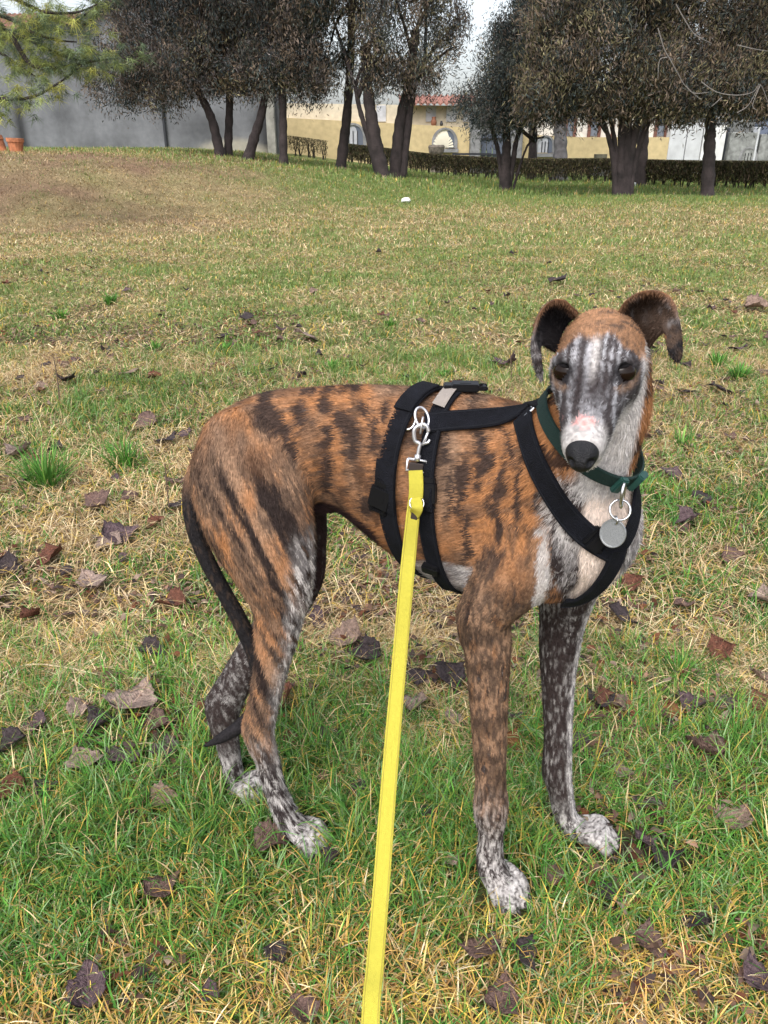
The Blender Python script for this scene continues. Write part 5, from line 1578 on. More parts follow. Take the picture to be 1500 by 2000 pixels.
dog = empty('dog', tuple(G(700, 1640)))
tag(dog, 'slim brindle and white sighthound standing in a black harness, looking at the viewer', 'dog')
m_skin = mat('dog_coat', rough=.75, spec=.05, attr='col', bump=(420, .25))
m_hair = mat('dog_hair', rough=.7, spec=.06, attr='col')

# ---- ears: folded flaps, joined to the body mesh
def ear(rows, Y0, thick=.0032):
    """rows: list of (inner px, inner py, inner dY, outer px, outer py, outer dY, bulge)"""
    g = []
    for r in rows:
        A = P(r[0], r[1], Y0 + r[2]); B = P(r[3], r[4], Y0 + r[5])
        M = (A + B) / 2 + np.array([0, r[6], 0])
        w = catmull(np.array([A, M, B]), 5)
        g.append(w)
    g = np.array(g)                                     # rows x cols x 3
    gg = catmull(g.reshape(len(rows), -1), 5).reshape(-1, g.shape[1], 3)
    R, Cn = gg.shape[:2]
    du = np.gradient(gg, axis=0); dv = np.gradient(gg, axis=1)
    nn = np.cross(du, dv); nn /= np.linalg.norm(nn, axis=-1)[..., None] + 1e-9
    tt = thick * np.ones((R, Cn)); tt[:, [0, -1]] *= .35; tt[-1] *= .3
    a = gg + nn * tt[..., None] / 2; b = gg - nn * tt[..., None] / 2
    V = np.concatenate([a.reshape(-1, 3), b.reshape(-1, 3)])
    ix = np.arange(R * Cn).reshape(R, Cn); off = R * Cn
    q1 = np.stack([ix[:-1, :-1], ix[1:, :-1], ix[1:, 1:], ix[:-1, 1:]], -1).reshape(-1, 4)
    q2 = q1[:, ::-1] + off
    rim = []
    loop = list(ix[0]) + list(ix[1:, -1]) + list(ix[-1, ::-1][1:]) + list(ix[::-1, 0][1:-1])
    for i in range(len(loop)):
        p0, p1 = loop[i], loop[(i + 1) % len(loop)]
        rim.append((p0, p1, p1 + off, p0 + off))
    Fq = np.concatenate([q1, q2, np.array(rim)])
    return V, Fq, gg, nn

EAR_L = [(1086, 690, .012, 1130, 612, .006, .018), (1074, 682, -.002, 1116, 596, .000, .026), (1064, 676, -.014, 1096, 585, -.004, .030), (1058, 674, -.022, 1072, 590, -.010, .024),
         (1056, 684, -.028, 1052, 614, -.016, .012), (1057, 700, -.031, 1041, 650, -.022, .001), (1060, 720, -.031, 1037, 682, -.025, -.004), (1060, 736, -.030, 1044, 714, -.026, -.003), (1058, 745, -.029, 1053, 738, -.027, -.001)]
EAR_R = [(1262, 690, .012, 1206, 612, .006, .018), (1272, 676, -.002, 1222, 588, .000, .028), (1284, 660, -.014, 1248, 572, -.004, .034), (1294, 652, -.022, 1284, 567, -.008, .028),
         (1300, 654, -.028, 1312, 584, -.014, .014), (1302, 668, -.031, 1326, 620, -.020, .004), (1305, 686, -.032, 1331, 658, -.024, -.003), (1313, 700, -.031, 1331, 690, -.026, -.003), (1320, 706, -.030, 1327, 703, -.028, -.001)]
ear_data = []
for rows in (EAR_L, EAR_R):
    ear_data.append(ear(rows, .738))

Vall, Fall, Call = [BV], [BF], [BC]
off = len(BV)
EARPTS = []
for ei, (V, Fq, gg, nn) in enumerate(ear_data):
    h = len(V) // 2
    R, Cn = gg.shape[:2]
    t = np.repeat(np.linspace(0, 1, R), Cn); s = np.tile(np.linspace(0, 1, Cn), R)
    nz = fbm(V[:h, 0] * 160, V[:h, 2] * 160, V[:h, 1] * 120, seed=88)
    nz2 = vnoise(V[:h, 0] * 500, V[:h, 2] * 500, seed=89)
    inner = mixc(np.tile(C_BLACK * 1.2 if ei == 0 else C_BRN * .45, (h, 1)), C_GREY * .7, smooth(.50, .72, nz) * .65 * smooth(.05, .5, s) * (1 if ei else .25))
    outer = mixc(np.tile(C_BRN * .9, (h, 1)), C_TAN * .6, smooth(.5, .66, nz))
    rimc = mixc(np.tile(C_TAN * .35 + C_BRN * .5, (h, 1)), C_GREY * .7, smooth(.5, .7, t))
    rim = smooth(.80, .98, s)
    inner = mixc(inner, rimc, rim * .8)
    # distal flap: grizzled back of the ear turns to the viewer
    fl = smooth(.60, .70, t)
    fcol = mixc(np.tile(C_GREY * .9, (h, 1)), C_DARK * 1.4, smooth(.42, .58, nz2 * .5 + nz * .5)) if ei == 0 else mixc(np.tile(C_BRN * .6, (h, 1)), C_BLACK * 1.5, smooth(.4, .6, nz))
    inner = mixc(inner, fcol, fl)
    outer = mixc(outer, fcol, fl)
    # which sheet faces the viewer
    nv = (nn.reshape(-1, 3) * (CAMP - gg.reshape(-1, 3))).sum(1).mean()
    cc = np.concatenate([inner, outer]) if nv > 0 else np.concatenate([outer, inner])
    V = V + .0016 * (fbm(V[:, 0] * 130, V[:, 2] * 130, V[:, 1] * 130, seed=90)[:, None] - .5) * np.array([1, 2, 1])
    EARPTS.append((V, Fq, cc))
    Vall.append(V); Fall.append(Fq + off); Call.append(cc); off += len(V)
# ---- eyelids, part of the same skin
for s in (-1, 1):
    nu_, nv_ = 24, 14
    th = np.linspace(0, 2 * np.pi, nu_, endpoint=False)
    for (a0_, a1_, sg) in ((0.0, .60, 1), (0.0, .62, -1)):
        ph = np.linspace(a0_, a1_, nv_)
        TT, PP = np.meshgrid(th, ph, indexing='ij')
        lx_, ly_, lz_ = np.sin(PP) * np.cos(TT), np.sin(PP) * np.sin(TT), np.cos(PP)      # cap about its own pole
        pole = HU * sg * .92 + HF * .40; pole /= np.linalg.norm(pole)
        if sg < 0: pole = -HU * .95 + HF * .30; pole /= np.linalg.norm(pole)
        ax_ = HR; ay_ = np.cross(pole, ax_); ay_ /= np.linalg.norm(ay_)
        R_ = .0112 * 1.08
        dirv = lx_[..., None] * ax_ * 1.30 + ly_[..., None] * ay_ + lz_[..., None] * pole
        ctr_ = EYE[s] + HR * s * .0010 - HF * .0008 - HU * .0012
        Vl = (ctr_ + dirv * R_).reshape(-1, 3)
        ix_ = np.arange(nu_ * nv_).reshape(nu_, nv_)
        fl_ = np.stack([ix_[:, :-1], np.roll(ix_, -1, 0)[:, :-1], np.roll(ix_, -1, 0)[:, 1:], ix_[:, 1:]], -1).reshape(-1, 4)
        edge_ = np.tile(np.linspace(0, 1, nv_), nu_)
        cl_ = mixc(np.tile(C_BLACK * .9, (len(Vl), 1)), C_BLACK * .5, smooth(.6, 1.0, edge_))
        Vall.append(Vl); Fall.append(fl_ + off); Call.append(cl_); off += len(Vl)
body = mesh_np('body', np.concatenate(Vall), np.concatenate(Fall), m_skin, None, np.concatenate(Call), True)
put(body, dog)
body['label'] = 'brindle body with tan flanks, dark stripes, white chest and grizzled legs'

# ---- short hair as fine blades
rng = np.random.default_rng(7)
def hair(nh):
    tri = np.concatenate([BF[:, [0, 1, 2]], BF[:, [0, 2, 3]]])
    ar = np.linalg.norm(np.cross(BV[tri[:, 1]] - BV[tri[:, 0]], BV[tri[:, 2]] - BV[tri[:, 0]]), axis=1)
    pr = ar / ar.sum()
    ti = rng.choice(len(tri), nh, p=pr)
    a, b = rng.random(nh), rng.random(nh)
    sw = a + b > 1; a[sw], b[sw] = 1 - a[sw], 1 - b[sw]
    w = np.stack([1 - a - b, a, b], 1)
    t3 = tri[ti]
    itp = lambda A: (A[t3] * w[..., None]).sum(1)
    p, n, fl = itp(BV), itp(BN), itp(FLOW)
    n /= np.linalg.norm(n, axis=1)[:, None]; fl -= n * (fl * n).sum(1)[:, None]; fl /= np.linalg.norm(fl, axis=1)[:, None] + 1e-9
    own = OWN[t3[:, 0]]
    al = (ALONG[t3] * w).sum(1); ax = itp(AXP)
    same = (OWN[t3] == own[:, None]).all(1)
    al = np.where(same, al, ALONG[t3[:, 0]])
    ax = np.where(same[:, None], ax, AXP[t3[:, 0]])
    c = coat(p, own, fl, al, ax, n, 1)
    hd = np.isin(own, list(HEADSET))
    nearnose = np.linalg.norm(p - H(.158, 0, -.03), axis=1) < .02
    eyed = np.minimum(np.linalg.norm(p - EYE[-1], axis=1), np.linalg.norm(p - EYE[1], axis=1)) < .017
    keep = ~(nearnose | eyed)
    p, n, fl, c, hd, own = p[keep], n[keep], fl[keep], c[keep], hd[keep], own[keep]
    m = len(p)
    L = rng.uniform(.006, .0115, m) * np.where(hd, .55, 1.0) * np.where(np.array([q.split('_')[0] in ('front', 'hock', 'carpus', 'elbow', 'tail') or q == 'hind_far' for q in names])[own], .65, 1.0) * np.where(np.array([nm.startswith('toe') for nm in names])[own], .32, 1)
    jit = rng.normal(0, .16, (m, 3))
    d = fl + n * rng.uniform(.12, .34, m)[:, None] + jit; d /= np.linalg.norm(d, axis=1)[:, None]
    sd = np.cross(d, n); sd /= np.linalg.norm(sd, axis=1)[:, None] + 1e-9
    wd = rng.uniform(.00045, .0008, m)[:, None]
    root = p - n * .0006
    V = np.stack([root - sd * wd, root + sd * wd, root + d * L[:, None]], 1).reshape(-1, 3)
    Fq = np.arange(3 * m).reshape(-1, 3)
    return V, Fq, np.repeat(c, 3, 0)
V, Fq, cc = hair(260000)
def ear_hair(Ve, Fe, Ce, n):
    N_, A_ = quad_normals(Ve, Fe)
    q = rng.choice(len(Fe), n, p=A_ / A_.sum())
    w = rng.dirichlet(np.ones(4), n)
    p = (Ve[Fe[q]] * w[..., None]).sum(1); nr = N_[Fe[q, 0]]
    c = (Ce[Fe[q]] * w[..., None]).sum(1) * rng.uniform(.55, 1.6, n)[:, None]
    d = np.array([0, 0, -.8]) + nr * .35 + rng.normal(0, .35, (n, 3)); d /= np.linalg.norm(d, axis=1)[:, None]
    sd = np.cross(d, nr); sd /= np.linalg.norm(sd, axis=1)[:, None] + 1e-9
    L = rng.uniform(.002, .0045, n)[:, None]; wd = .0004
    return np.stack([p - sd * wd, p + sd * wd, p + d * L], 1).reshape(-1, 3), np.arange(3 * n).reshape(-1, 3), np.repeat(c, 3, 0)
for (Ve, Fe, Ce) in EARPTS:
    v2, f2, c2 = ear_hair(Ve, Fe, Ce, 5000)
    Fq = np.concatenate([Fq, f2 + len(V)]); V = np.concatenate([V, v2]); cc = np.concatenate([cc, c2])
fur = mesh_np('fur', V, Fq, m_hair, None, cc)
put(fur, dog); fur['kind'] = 'stuff'

# ---- eyes, nose
m_eye = mat('eye_dark', (.010, .005, .003), rough=.05, spec=.22)
m_nose = mat('nose_leather', (.007, .007, .009), rough=.45, spec=.3, bump=(900, .35))
for s in (-1, 1):
    bm = bmesh.new()
    bmesh.ops.create_uvsphere(bm, u_segments=24, v_segments=16, radius=.0112)
    _R = Matrix((tuple(HR), tuple(HU), tuple(HF))).transposed()
    bmesh.ops.transform(bm, verts=bm.verts, matrix=_R.to_4x4() @ Matrix.Diagonal((1.28, .98, 1.0, 1)))
    bmesh.ops.translate(bm, verts=bm.verts, vec=Vector(EYE[s] + HR * s * .0010 - HF * .0008 - HU * .0012))
    put(obj('eye', bm, m_eye, None, True), dog)
# nose pad as its own little field
nl = [(.150, 0, -.0305, .0135, 1.0), (.160, 0, -.0330, .0128, 1.05), (.165, 0, -.0375, .0105, 1.0)]
NL = hlimb('n', nl, 4)
nvx = .0009
a, b = NL.bounds(.006)
dm = np.ceil((b - a) / nvx).astype(int) + 1
pts = np.stack(np.meshgrid(*[np.arange(dm[k]) * nvx + a[k] for k in range(3)], indexing='ij'), -1).reshape(-1, 3)
fd = NL.eval(pts)
q = pts - SK
qf, qr, qu = q @ HF, q @ HR, q @ HU
for s in (-1, 1):                                        # nostrils
    nd = np.sqrt(((qf - .1725) / 1.3) ** 2 + ((qr - s * .0088) / 1.0) ** 2 + ((qu + .0375) / .8) ** 2) - .0042
    fd = -smin(-fd, nd, .002)
fd = -smin(-fd, np.sqrt(qr ** 2 + ((qf - .1785) * 1.0) ** 2) - .0028, .002)
V, Fq = surface_nets(fd.reshape(dm).astype(np.float32), a, nvx)
V = smooth_mesh(V, Fq, 2, .5)
put(mesh_np('nose', V, Fq, m_nose, None, None, True), dog)
# claws
m_claw = mat('claw', (.035, .03, .028), rough=.4)
for nm in names:
    if nm.startswith('toe_'):
        l = limbs[nm]
        t = l.c[-1]; d = l.c[-1] - l.c[-4]; d[2] = 0; d /= np.linalg.norm(d)
        bm = bmesh.new()
        tube(bm, [t + d * .003 + np.array([0, 0, .004]), t + d * .010 + np.array([0, 0, .002]), t + d * .0145 + np.array([0, 0, -.006])], [.0032, .0026, .0006], 6)
        put(obj('claw', bm, m_claw, None, True), dog)
# ================================================================== harness, collar, tag, leash
BVH = BVHTree.FromPolygons([tuple(v) for v in BV], [tuple(int(i) for i in f) for f in BF])
def hit(px, py):
    r = ray(px, py); r = r / np.linalg.norm(r)
    loc, n, i, dist = BVH.ray_cast(Vector(CAMP), Vector(r), 3.0)
    return (None, None) if loc is None else (np.array(loc), np.array(n))

m_web = mat('black_webbing', (.0055, .006, .0095), rough=.8, spec=.16, noise=(60, .35), bump=(700, .5))
m_plas = mat('black_plastic', (.0055, .0055, .007), rough=.4, spec=.25)
m_steel = mat('steel', (.62, .62, .64), rough=.22, metal=1.0)
m_zinc = mat('zinc', (.72, .72, .76), rough=.35, metal=.85)

def rhit(q):
    """the body point at a pixel, or the nearest row that meets the body"""
    for k in range(0, 60):
        for s in (1, -1):
            l, n = hit(q[0], q[1] + s * k)
            if l is not None: return l
m_st = mat('grey_thread', (.014, .015, .019), rough=.9, spec=.1)
m_st2 = mat('ochre_thread', (.30, .25, .03), rough=.8)
def smooth_poly(p, it, closed=False):
    p = p.copy()
    for _ in range(it):
        if closed:
            p = p * .5 + (np.roll(p, 1, 0) + np.roll(p, -1, 0)) * .25
        else:
            p[1:-1] = p[1:-1] * .5 + (p[:-2] + p[2:]) * .25
    return p

def ribbon(name, pts, nrm, width, thick, material, closed=False, wfun=None, stitch=None):
    """flat strap of given width and thickness along points with surface normals"""
    pts, nrm = np.asarray(pts, float), np.asarray(nrm, float)
    n = len(pts)
    if closed: t = np.roll(pts, -1, 0) - np.roll(pts, 1, 0)
    else: t = np.gradient(pts, axis=0)
    t /= np.linalg.norm(t, axis=1)[:, None] + 1e-9
    nr = nrm - t * (nrm * t).sum(1)[:, None]; nr /= np.linalg.norm(nr, axis=1)[:, None] + 1e-9
    s = np.cross(t, nr)
    w = np.full(n, width) if wfun is None else np.array([wfun(i / (n - 1)) for i in range(n)])
    w = w[:, None] / 2
    prof = [(-1, 0), (-1, .7), (-.9, 1), (-.45, 1.0), (0, 1.03), (.45, 1.0), (.9, 1), (1, .7), (1, 0)]
    k = len(prof)
    V = np.stack([pts + s * w * a + nr * thick * b for a, b in prof], 1).reshape(-1, 3)
    fs = []
    m = n if closed else n - 1
    for i in range(m):
        j = (i + 1) % n
        for q in range(k):
            q2 = (q + 1) % k
            fs.append((i * k + q, i * k + q2, j * k + q2, j * k + q))
    o = mesh_np(name, V, fs, material)
    if stitch is not None:
        for sgn in (-1, 1):
            q = pts + s * w * .78 * sgn + nr * (thick * 1.0)
            ribbon('stitching', q, nr, .0009, .0005, stitch, closed).parent = o
    if not closed:
        bm = bmesh.new(); bm.from_mesh(o.data); bm.verts.ensure_lookup_table()
        for st in (0, (n - 1) * k):
            try: bm.faces.new([bm.verts[st + q] for q in range(k)])
            except ValueError: pass
        bm.to_mesh(o.data); bm.free()
    return o

def path_on_dog(px_pts, lift=.004, sub=10, sm=6):
    c = catmull(np.array(px_pts, float), sub)
    L, Nn = [], []
    for q in c:
        l, n = hit(q[0], q[1])
        if l is None: continue
        L.append(l); Nn.append(n)
    L, Nn = np.array(L), np.array(Nn)
    Nn = smooth_poly(Nn, sm + 8); Nn /= np.linalg.norm(Nn, axis=1)[:, None]
    L = smooth_poly(L, sm)
    return L + Nn * lift, Nn

def loop_on_dog(A, M, B, lift=.004, n=72, rmax=.24, sm=3, cen=None):
    A, M, B = [rhit(q) for q in (A, M, B)]
    nn = np.cross(M - A, B - A); nn /= np.linalg.norm(nn)
    c = (A + B) / 2 if cen is None else cen
    far = c - (M - c) * .0
    e1 = (A - c); e1 -= nn * (e1 @ nn); e1 /= np.linalg.norm(e1)
    e2 = np.cross(nn, e1)
    if (M - c) @ e2 < 0: e2 = -e2
    # move the centre inward, away from the near wall
    c = c - e2 * ((M - c) @ e2) * 0.0 + e2 * 0
    L = []
    for i in range(n):
        a = 2 * math.pi * i / n
        d = e1 * math.cos(a) + e2 * math.sin(a)
        loc, nm, k, dist = BVH.ray_cast(Vector(c + d * rmax), Vector(-d), rmax)
        L.append(np.linalg.norm(np.array(loc) - c) if loc is not None else np.nan)
    L = np.array(L)
    good = ~np.isnan(L)
    L = np.interp(np.arange(n), np.nonzero(good)[0], L[good], period=n)
    for _ in range(sm): L = L * .5 + (np.roll(L, 1) + np.roll(L, -1)) * .25
    ang = 2 * np.pi * np.arange(n) / n
    D = np.cos(ang)[:, None] * e1 + np.sin(ang)[:, None] * e2
    pts = c + D * (L + lift)[:, None]
    t = np.roll(pts, -1, 0) - np.roll(pts, 1, 0)
    nr = np.cross(t, nn); nr /= np.linalg.norm(nr, axis=1)[:, None]
    nr *= np.sign((nr * D).sum(1))[:, None]
    return pts, nr

harness = empty('dog_harness', tuple(P(840, 760, .9)))
tag(harness, 'black webbing harness with double girth straps and plastic buckles on the brindle dog', 'harness')
def hpart(o): return put(o, harness)

# front girth (behind the elbow) and rear girth (round the waist)
gp, gn = loop_on_dog((893, 762), (834, 950), (880, 1156), lift=.003)
g_part = hpart(ribbon('girth_strap', gp, gn, .0235, .003, m_web, True, stitch=m_st))
wp, wn_ = loop_on_dog((850, 756), (762, 905), (776, 1062), lift=.003)
hpart(ribbon('waist_strap', wp, wn_, .0300, .003, m_web, True, stitch=m_st))
# second layer on the lower part of the waist strap: adjuster tail
def near_arc(pts, nr, a, b, name, w, th, lift, m):
    n = len(pts); i0, i1 = int(a * n), int(b * n)
    ii = np.arange(i0, i1 + 1) % n
    return hpart(ribbon(name, pts[ii] + nr[ii] * lift, nr[ii], w, th, m))
near_arc(wp, wn_, .24, .42, 'strap_layer', .0315, .003, .003, m_web)
near_arc(wp, wn_, .02, .11, 'strap_layer', .029, .003, .003, m_web)
near_arc(gp, gn, .20, .27, 'strap_layer', .0245, .003, .003, m_web)
# back strap, shoulder straps, chest strap
sp, sn = path_on_dog([(832, 829), (880, 825), (930, 822), (985, 818), (1035, 806)], .005)
hpart(ribbon('back_strap', sp, sn, .0245, .003, m_web, stitch=m_st))
sp, sn = path_on_dog([(1028, 818), (1036, 850), (1052, 900), (1080, 955), (1115, 1008), (1150, 1045), (1192, 1072)], .005)
hpart(ribbon('shoulder_strap', sp, sn, .0265, .003, m_web, stitch=m_st))
sp, sn = path_on_dog([(1030, 806), (1046, 796), (1060, 789), (1074, 783)], .005)
hpart(ribbon('neck_strap', sp, sn, .022, .003, m_web))
sp, sn = path_on_dog([(1232, 945), (1233, 985), (1226, 1025), (1212, 1055), (1196, 1072)], .005)
hpart(ribbon('shoulder_strap', sp, sn, .019, .003, m_web))
sp, sn = path_on_dog([(1200, 1068), (1190, 1100), (1165, 1138), (1130, 1164), (1098, 1168)], .0055)
hpart(ribbon('chest_strap', sp, sn, .0225, .003, m_web, stitch=m_st))

# buckles: bodies with bars, oriented to the surface
def buckle(px, py, dirpx, L, W, T=.009, name='buckle', m=m_plas, parent=None, ends=True, lift=.006):
    while hit(px, py)[0] is None: py += 2
    l, n = hit(px, py)
    l2, n2 = hit(px + dirpx[0], py + dirpx[1])
    t = (l2 - l) if l2 is not None else np.array([1, 0, 0.])
    n = n / np.linalg.norm(n)
    t = t - n * (t @ n); t /= np.linalg.norm(t)
    s = np.cross(n, t)
    R = Matrix((tuple(t), tuple(s), tuple(n))).transposed().to_4x4()
    bm = bmesh.new()
    bm_box(bm, (0, 0, 0), (L * .62, W, T))
    bm_box(bm, (-L * .40, 0, -.0005), (L * .2, W * .86, T * .7))
    bm_box(bm, (L * .40, W * .32, -.0007), (L * .24, W * .16, T * .6))
    bm_box(bm, (L * .40, -W * .32, -.0007), (L * .24, W * .16, T * .6))
    bm_box(bm, (L * .44, 0, -.0009), (L * .1, W * .9, T * .5))
    bm_box(bm, (0, 0, T * .45), (L * .3, W * .5, T * .2))
    bmesh.ops.bevel(bm, geom=bm.edges[:], offset=T * .13, segments=2, affect='EDGES')
    o = obj(name, bm, m)
    o.matrix_world = Matrix.Translation(Vector(l + n * lift)) @ R
    mw = o.matrix_world.copy()
    o.data.transform(mw); o.matrix_world = Matrix.Identity(4)
    return put(o, parent or harness)
buckle(748, 968, (-6, 24), .046, .028, .011)
buckle(838, 960, (0, 24), .040, .0215, .010)
buckle(845, 1106, (4, 20), .020, .0235, .008, 'slider')
buckle(1166, 1050, (20, 14), .026, .027, .010, 'slider')
buckle(908, 757, (24, 1), .052, .022, .009, lift=.008)
# grey label sewn on the girth
sp, sn = path_on_dog([(888, 764), (874, 778), (858, 800)], .0092, 6, 2)
ribbon('sewn_label', sp, sn, .0165, .0008, mat('label_grey', (.24, .21, .19), rough=.8, bump=(900, .3))).parent = g_part

def torus_obj(name, c, n, R, r, m, parent, k=1.0, up=None, seg=28):
    n = Vector(n).normalized()
    a = n.orthogonal().normalized() if up is None else (Vector(up) - n * Vector(up).dot(n)).normalized()
    b = n.cross(a)
    pts = ring_pts(c, a, b, R * k, R, seg)
    bm = bmesh.new()
    tube(bm, pts, r, 8, False)
    bmesh.ops.remove_doubles(bm, verts=bm.verts, dist=1e-5)
    return put(obj(name, bm, m, None, True), parent)
for (px, py, R_) in ((799, 824, .0085), (1042, 806, .0100)):
    l, n = hit(px, py)
    torus_obj('metal_ring', l + n * .0045, n, R_, .0018, m_steel, harness, 1.25, (0, 0, 1))
l, n = hit(828, 822)
RINGC = l + n * .012
torus_obj('leash_ring', RINGC, n + np.array([.6, 0, 0]), .0085, .0016, m_zinc, harness, 1.5, (0, 0, 1))

# ---- leash
leash = empty('dog_leash', tuple(P(720, 1990, .42)))
tag(leash, 'bright yellow flat webbing leash with silver snap hook, clipped to the black harness', 'leash')
m_yel = mat('yellow_webbing', (.45, .40, .05), rough=.7, spec=.25, noise=(300, .05), bump=(1800, .4))
def camn(p):
    q = CAMP - np.asarray(p); return q / np.linalg.norm(q)
H0 = RINGC                                            # hook hangs from the ring
YH = RINGC[1] - .012
A = P(823, 846, YH); B = P(815, 898, YH - .004)
nv = camn(A); tx = np.cross(A - B, nv); tx /= np.linalg.norm(tx); ud = (A - B) / np.linalg.norm(A - B)
ctr = A + ud * .0
bm = bmesh.new()
hk = [B, B + (A - B) * .35, A - ud * .013, A - ud * .010 - tx * .006, A - tx * .0088, A + ud * .006 - tx * .0070, A + ud * .0105, A + ud * .0085 + tx * .0055, A + ud * .003 + tx * .0080]
tube(bm, catmull(np.array(hk), 4), .0024, 8)
tube(bm, [A + ud * .003 + tx * .0078, A - ud * .014 + tx * .0035], .0016, 8)
tube(bm, [A - ud * .012 + tx * .004, A - ud * .010 + tx * .0095, A - ud * .006 + tx * .011], .0018, 8)
tube(bm, [B - ud * .001, B + ud * .006], .0040, 10)
sh_ = put(obj('snap_hook', bm, m_zinc, None, True), leash)
hl_ = torus_obj('hook_link', (RINGC + A) / 2 + nv * .002, tx, .006, .0012, m_zinc, leash, 1.6, ud); hl_.parent = sh_; hl_.matrix_parent_inverse = Matrix.Identity(4)
C0 = B - ud * .007
bm = bmesh.new()
w2, h2 = .0112, .0070
tube(bm, [C0 - tx * w2 + ud * h2, C0 + tx * w2 + ud * h2, C0 + tx * w2 - ud * h2, C0 - tx * w2 - ud * h2, C0 - tx * w2 + ud * h2], .0017, 8)
put(obj('square_ring', bm, m_zinc, None, True), leash)
bm = bmesh.new(); bm_box(bm, (0, 0, 0), (.017, .012, .005)); bmesh.ops.bevel(bm, geom=bm.edges[:], offset=.001, segments=1, affect='EDGES')
R = Matrix((tuple(tx), tuple(ud), tuple(np.cross(tx, ud)))).transposed().to_4x4()
o = obj('keeper', bm, mat('brown_web', (.02, .012, .01), rough=.7)); o.data.transform(Matrix.Translation(Vector(C0 - ud * .003)) @ R); put(o, leash)
lp = [C0 - ud * .007, P(812, 960, YH - .012), P(806, 1010, YH - .025), P(796, 1110, .745), P(780, 1290, .69), P(762, 1500, .60), P(745, 1730, .515), P(733, 1880, .455), P(724, 2000, .41),
      np.array([-.012, .34, .245]), np.array([-.01, .24, .21]), np.array([0, .14, .27]), np.array([.01, .05, .45]), np.array([.02, -.02, .72])]
lc = catmull(np.array(lp), 12)
ln = np.array([camn(q) if q[1] > .40 else np.array([0, .3, .9]) for q in lc])
tw = np.array([0.12 * math.sin(i * .05) for i in range(len(lc))])
ln = ln + np.array([1.0, 0, 0]) * tw[:, None]
ln = smooth_poly(ln, 30)
put(ribbon('strap', lc, ln, .0162, .0022, m_yel, stitch=m_st2), leash)
# folded, stitched upper end with its small ring
d1 = [C0 - ud * .006 + nv * .0035, P(813, 950, YH - .014) + nv * .003, P(812, 972, YH - .016) + nv * .004]
lc2 = catmull(np.array(d1), 6); put(ribbon('stitched_end', lc2, np.array([camn(q) for q in lc2]), .0170, .0022, m_yel), leash)
LR = P(814, 983, YH - .024)
torus_obj('small_ring', LR, camn(LR) + np.array([.2, 0, .3]), .0085, .0010, m_steel, leash)
d2 = [P(812, 974, YH - .020), P(815, 990, YH - .034), P(812, 1000, YH - .030), P(808, 1004, YH - .022)]
lc2 = catmull(np.array(d2), 6); put(ribbon('ring_loop', lc2, np.array([camn(q) for q in lc2]), .0135, .0022, m_yel), leash)
bm = bmesh.new(); bm_box(bm, (0, 0, 0), (.008, .012, .0045)); bmesh.ops.bevel(bm, geom=bm.edges[:], offset=.0008, segments=1, affect='EDGES')
o = obj('keeper', bm, MATS['brown_web']); o.data.transform(Matrix.Translation(Vector(P(809, 1008, YH - .028))) @ R); put(o, leash)

# ---- collar
collar = empty('dog_collar', tuple(P(1190, 930, .74)))
tag(collar, 'dark green nylon collar with plastic buckle round the neck of the brindle dog', 'collar')
m_grn = mat('green_webbing', (.007, .026, .022), rough=.65, spec=.3, bump=(900, .5))
m_grn2 = mat('green_plastic', (.016, .060, .050), rough=.4, spec=.4)
cc_ = limbs['neck'].c
nn = np.array([.50, -.50, 1.0]); nn /= np.linalg.norm(nn)      # dips towards the throat
_t = P(1172, 866, .775)
cen = cc_[int(np.argmin(np.linalg.norm(cc_ - _t, axis=1)))] * .35 + P(1180, 852, .768) * .65
e1 = np.array([.25, -1.0, 0]); e1 -= nn * (e1 @ nn); e1 /= np.linalg.norm(e1); e2 = np.cross(nn, e1)
Rr = []
NB = limbs['neck']
for i in range(64):
    a = 2 * math.pi * i / 64
    d = e1 * math.cos(a) + e2 * math.sin(a)
    ts = np.linspace(.02, .14, 60)
    val = np.minimum(NB.eval(cen + d * ts[:, None]), limbs['trunk'].eval(cen + d * ts[:, None]))
    k = np.nonzero(val > 0)[0]
    lim = ts[k[0]] if len(k) else .14
    loc, _n, _i, dist = BVH.ray_cast(Vector(cen), Vector(d), .2)
    Rr.append(lim if loc is None else min(max(dist, lim), lim + .018))
Rr = np.array(Rr)
for _ in range(6): Rr = Rr * .5 + (np.roll(Rr, 1) + np.roll(Rr, -1)) * .25
ang = 2 * np.pi * np.arange(64) / 64
Dd = np.cos(ang)[:, None] * e1 + np.sin(ang)[:, None] * e2
cp = cen + Dd * (Rr + .0055)[:, None]
put(ribbon('strap', cp, Dd, .0165, .003, m_grn, True), collar)
def cblock(i, L, W, T, name, m):
    i = i % 64
    p, d = cp[i], Dd[i]
    t = cp[(i + 1) % 64] - cp[i - 1]; t /= np.linalg.norm(t)
    s = np.cross(d, t)
    R = Matrix((tuple(t), tuple(s), tuple(np.cross(t, s)))).transposed().to_4x4()
    bm = bmesh.new(); bm_box(bm, (0, 0, 0), (L, W, T)); bm_box(bm, (L * .55, 0, 0), (L * .2, W * .7, T * .7)); bmesh.ops.bevel(bm, geom=bm.edges[:], offset=T * .2, segments=2, affect='EDGES')
    o = obj(name, bm, m); o.data.transform(Matrix.Translation(Vector(p + d * .005)) @ R); put(o, collar)
def ci(px, py):
    r = ray(px, py); best, bi = 1e9, 0
    for i in range(64):
        v_ = cp[i] - CAMP; tt = v_ @ FWD; x_ = 750 + F * (v_ @ RGT) / tt; y_ = 1000 + F * (v_ @ DWN) / tt
        dd_ = math.hypot(x_ - px, y_ - py) + (400 if (Dd[i] @ camn(cp[i])) < 0 else 0)
        if dd_ < best: best, bi = dd_, i
    return bi
i0 = ci(1202, 946); i1 = ci(1238, 925); i2 = ci(1254, 900)
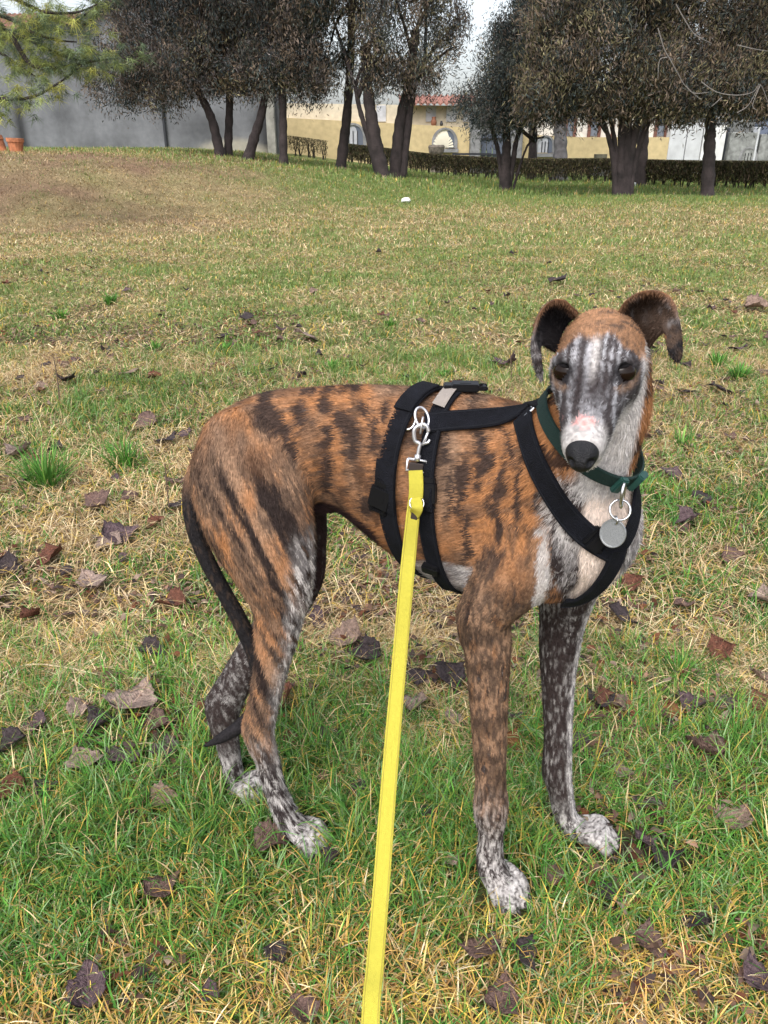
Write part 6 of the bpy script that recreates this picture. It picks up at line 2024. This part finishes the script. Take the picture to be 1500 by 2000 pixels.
cblock(i0, .010, .021, .007, 'slider', m_grn2)
cblock(i1, .016, .023, .008, 'buckle', m_grn2)
cblock(i2, .012, .022, .008, 'buckle', m_grn2)
ir = ci(1218, 950)
DR = P(1216, 966, cp[ir][1] - .010)
torus_obj('d_ring', DR, (1, -.45, 0), .0080, .0018, m_steel, collar, 1.75, (0, 0, 1))

# ---- identity tag hanging from the collar
dtag = empty('dog_tag', tuple(P(1197, 1060, .74)))
tag(dtag, 'round grey metal identity tag on a split ring below the green collar', 'tag')
Yt = DR[1] - .006
T1 = P(1211, 996, Yt); T2 = P(1197, 1042, Yt - .004)
torus_obj('split_ring', T1, camn(T1) + np.array([.25, 0, .1]), .0105, .0012, m_steel, dtag)
torus_obj('link', P(1202, 1016, Yt - .003), (1, .2, 0), .0042, .0010, m_steel, dtag)
tn = camn(T2) + np.array([-.35, 0, -.25]); tn /= np.linalg.norm(tn)
tu = np.array([.18, 0, 1.0]); tu -= tn * (tu @ tn); tu /= np.linalg.norm(tu); ts_ = np.cross(tu, tn)
bm = bmesh.new()
N_ = 40
loops = []
for (rr, hh) in ((0.0, .0011), (.0118, .0011), (.0124, .0014), (.0134, .0014), (.0138, .0008), (.0138, -.0008), (.0134, -.0012), (0.0, -.0012)):
    if rr == 0: loops.append([bm.verts.new(T2 + tn * hh)]); continue
    loops.append([bm.verts.new(T2 + ts_ * rr * math.cos(2 * math.pi * i / N_) + tu * rr * 1.12 * math.sin(2 * math.pi * i / N_) + tn * hh) for i in range(N_)])
for a_, b_ in zip(loops[:-1], loops[1:]):
    for i in range(N_):
        j = (i + 1) % N_
        if len(a_) == 1: bm.faces.new((a_[0], b_[j], b_[i]))
        elif len(b_) == 1: bm.faces.new((a_[i], a_[j], b_[0]))
        else: bm.faces.new((a_[i], a_[j], b_[j], b_[i]))
bmesh.ops.recalc_face_normals(bm, faces=bm.faces[:])
put(obj('disc', bm, mat('tag_metal', (.30, .31, .32), rough=.5, metal=.7, noise=(900, .2))), dtag)
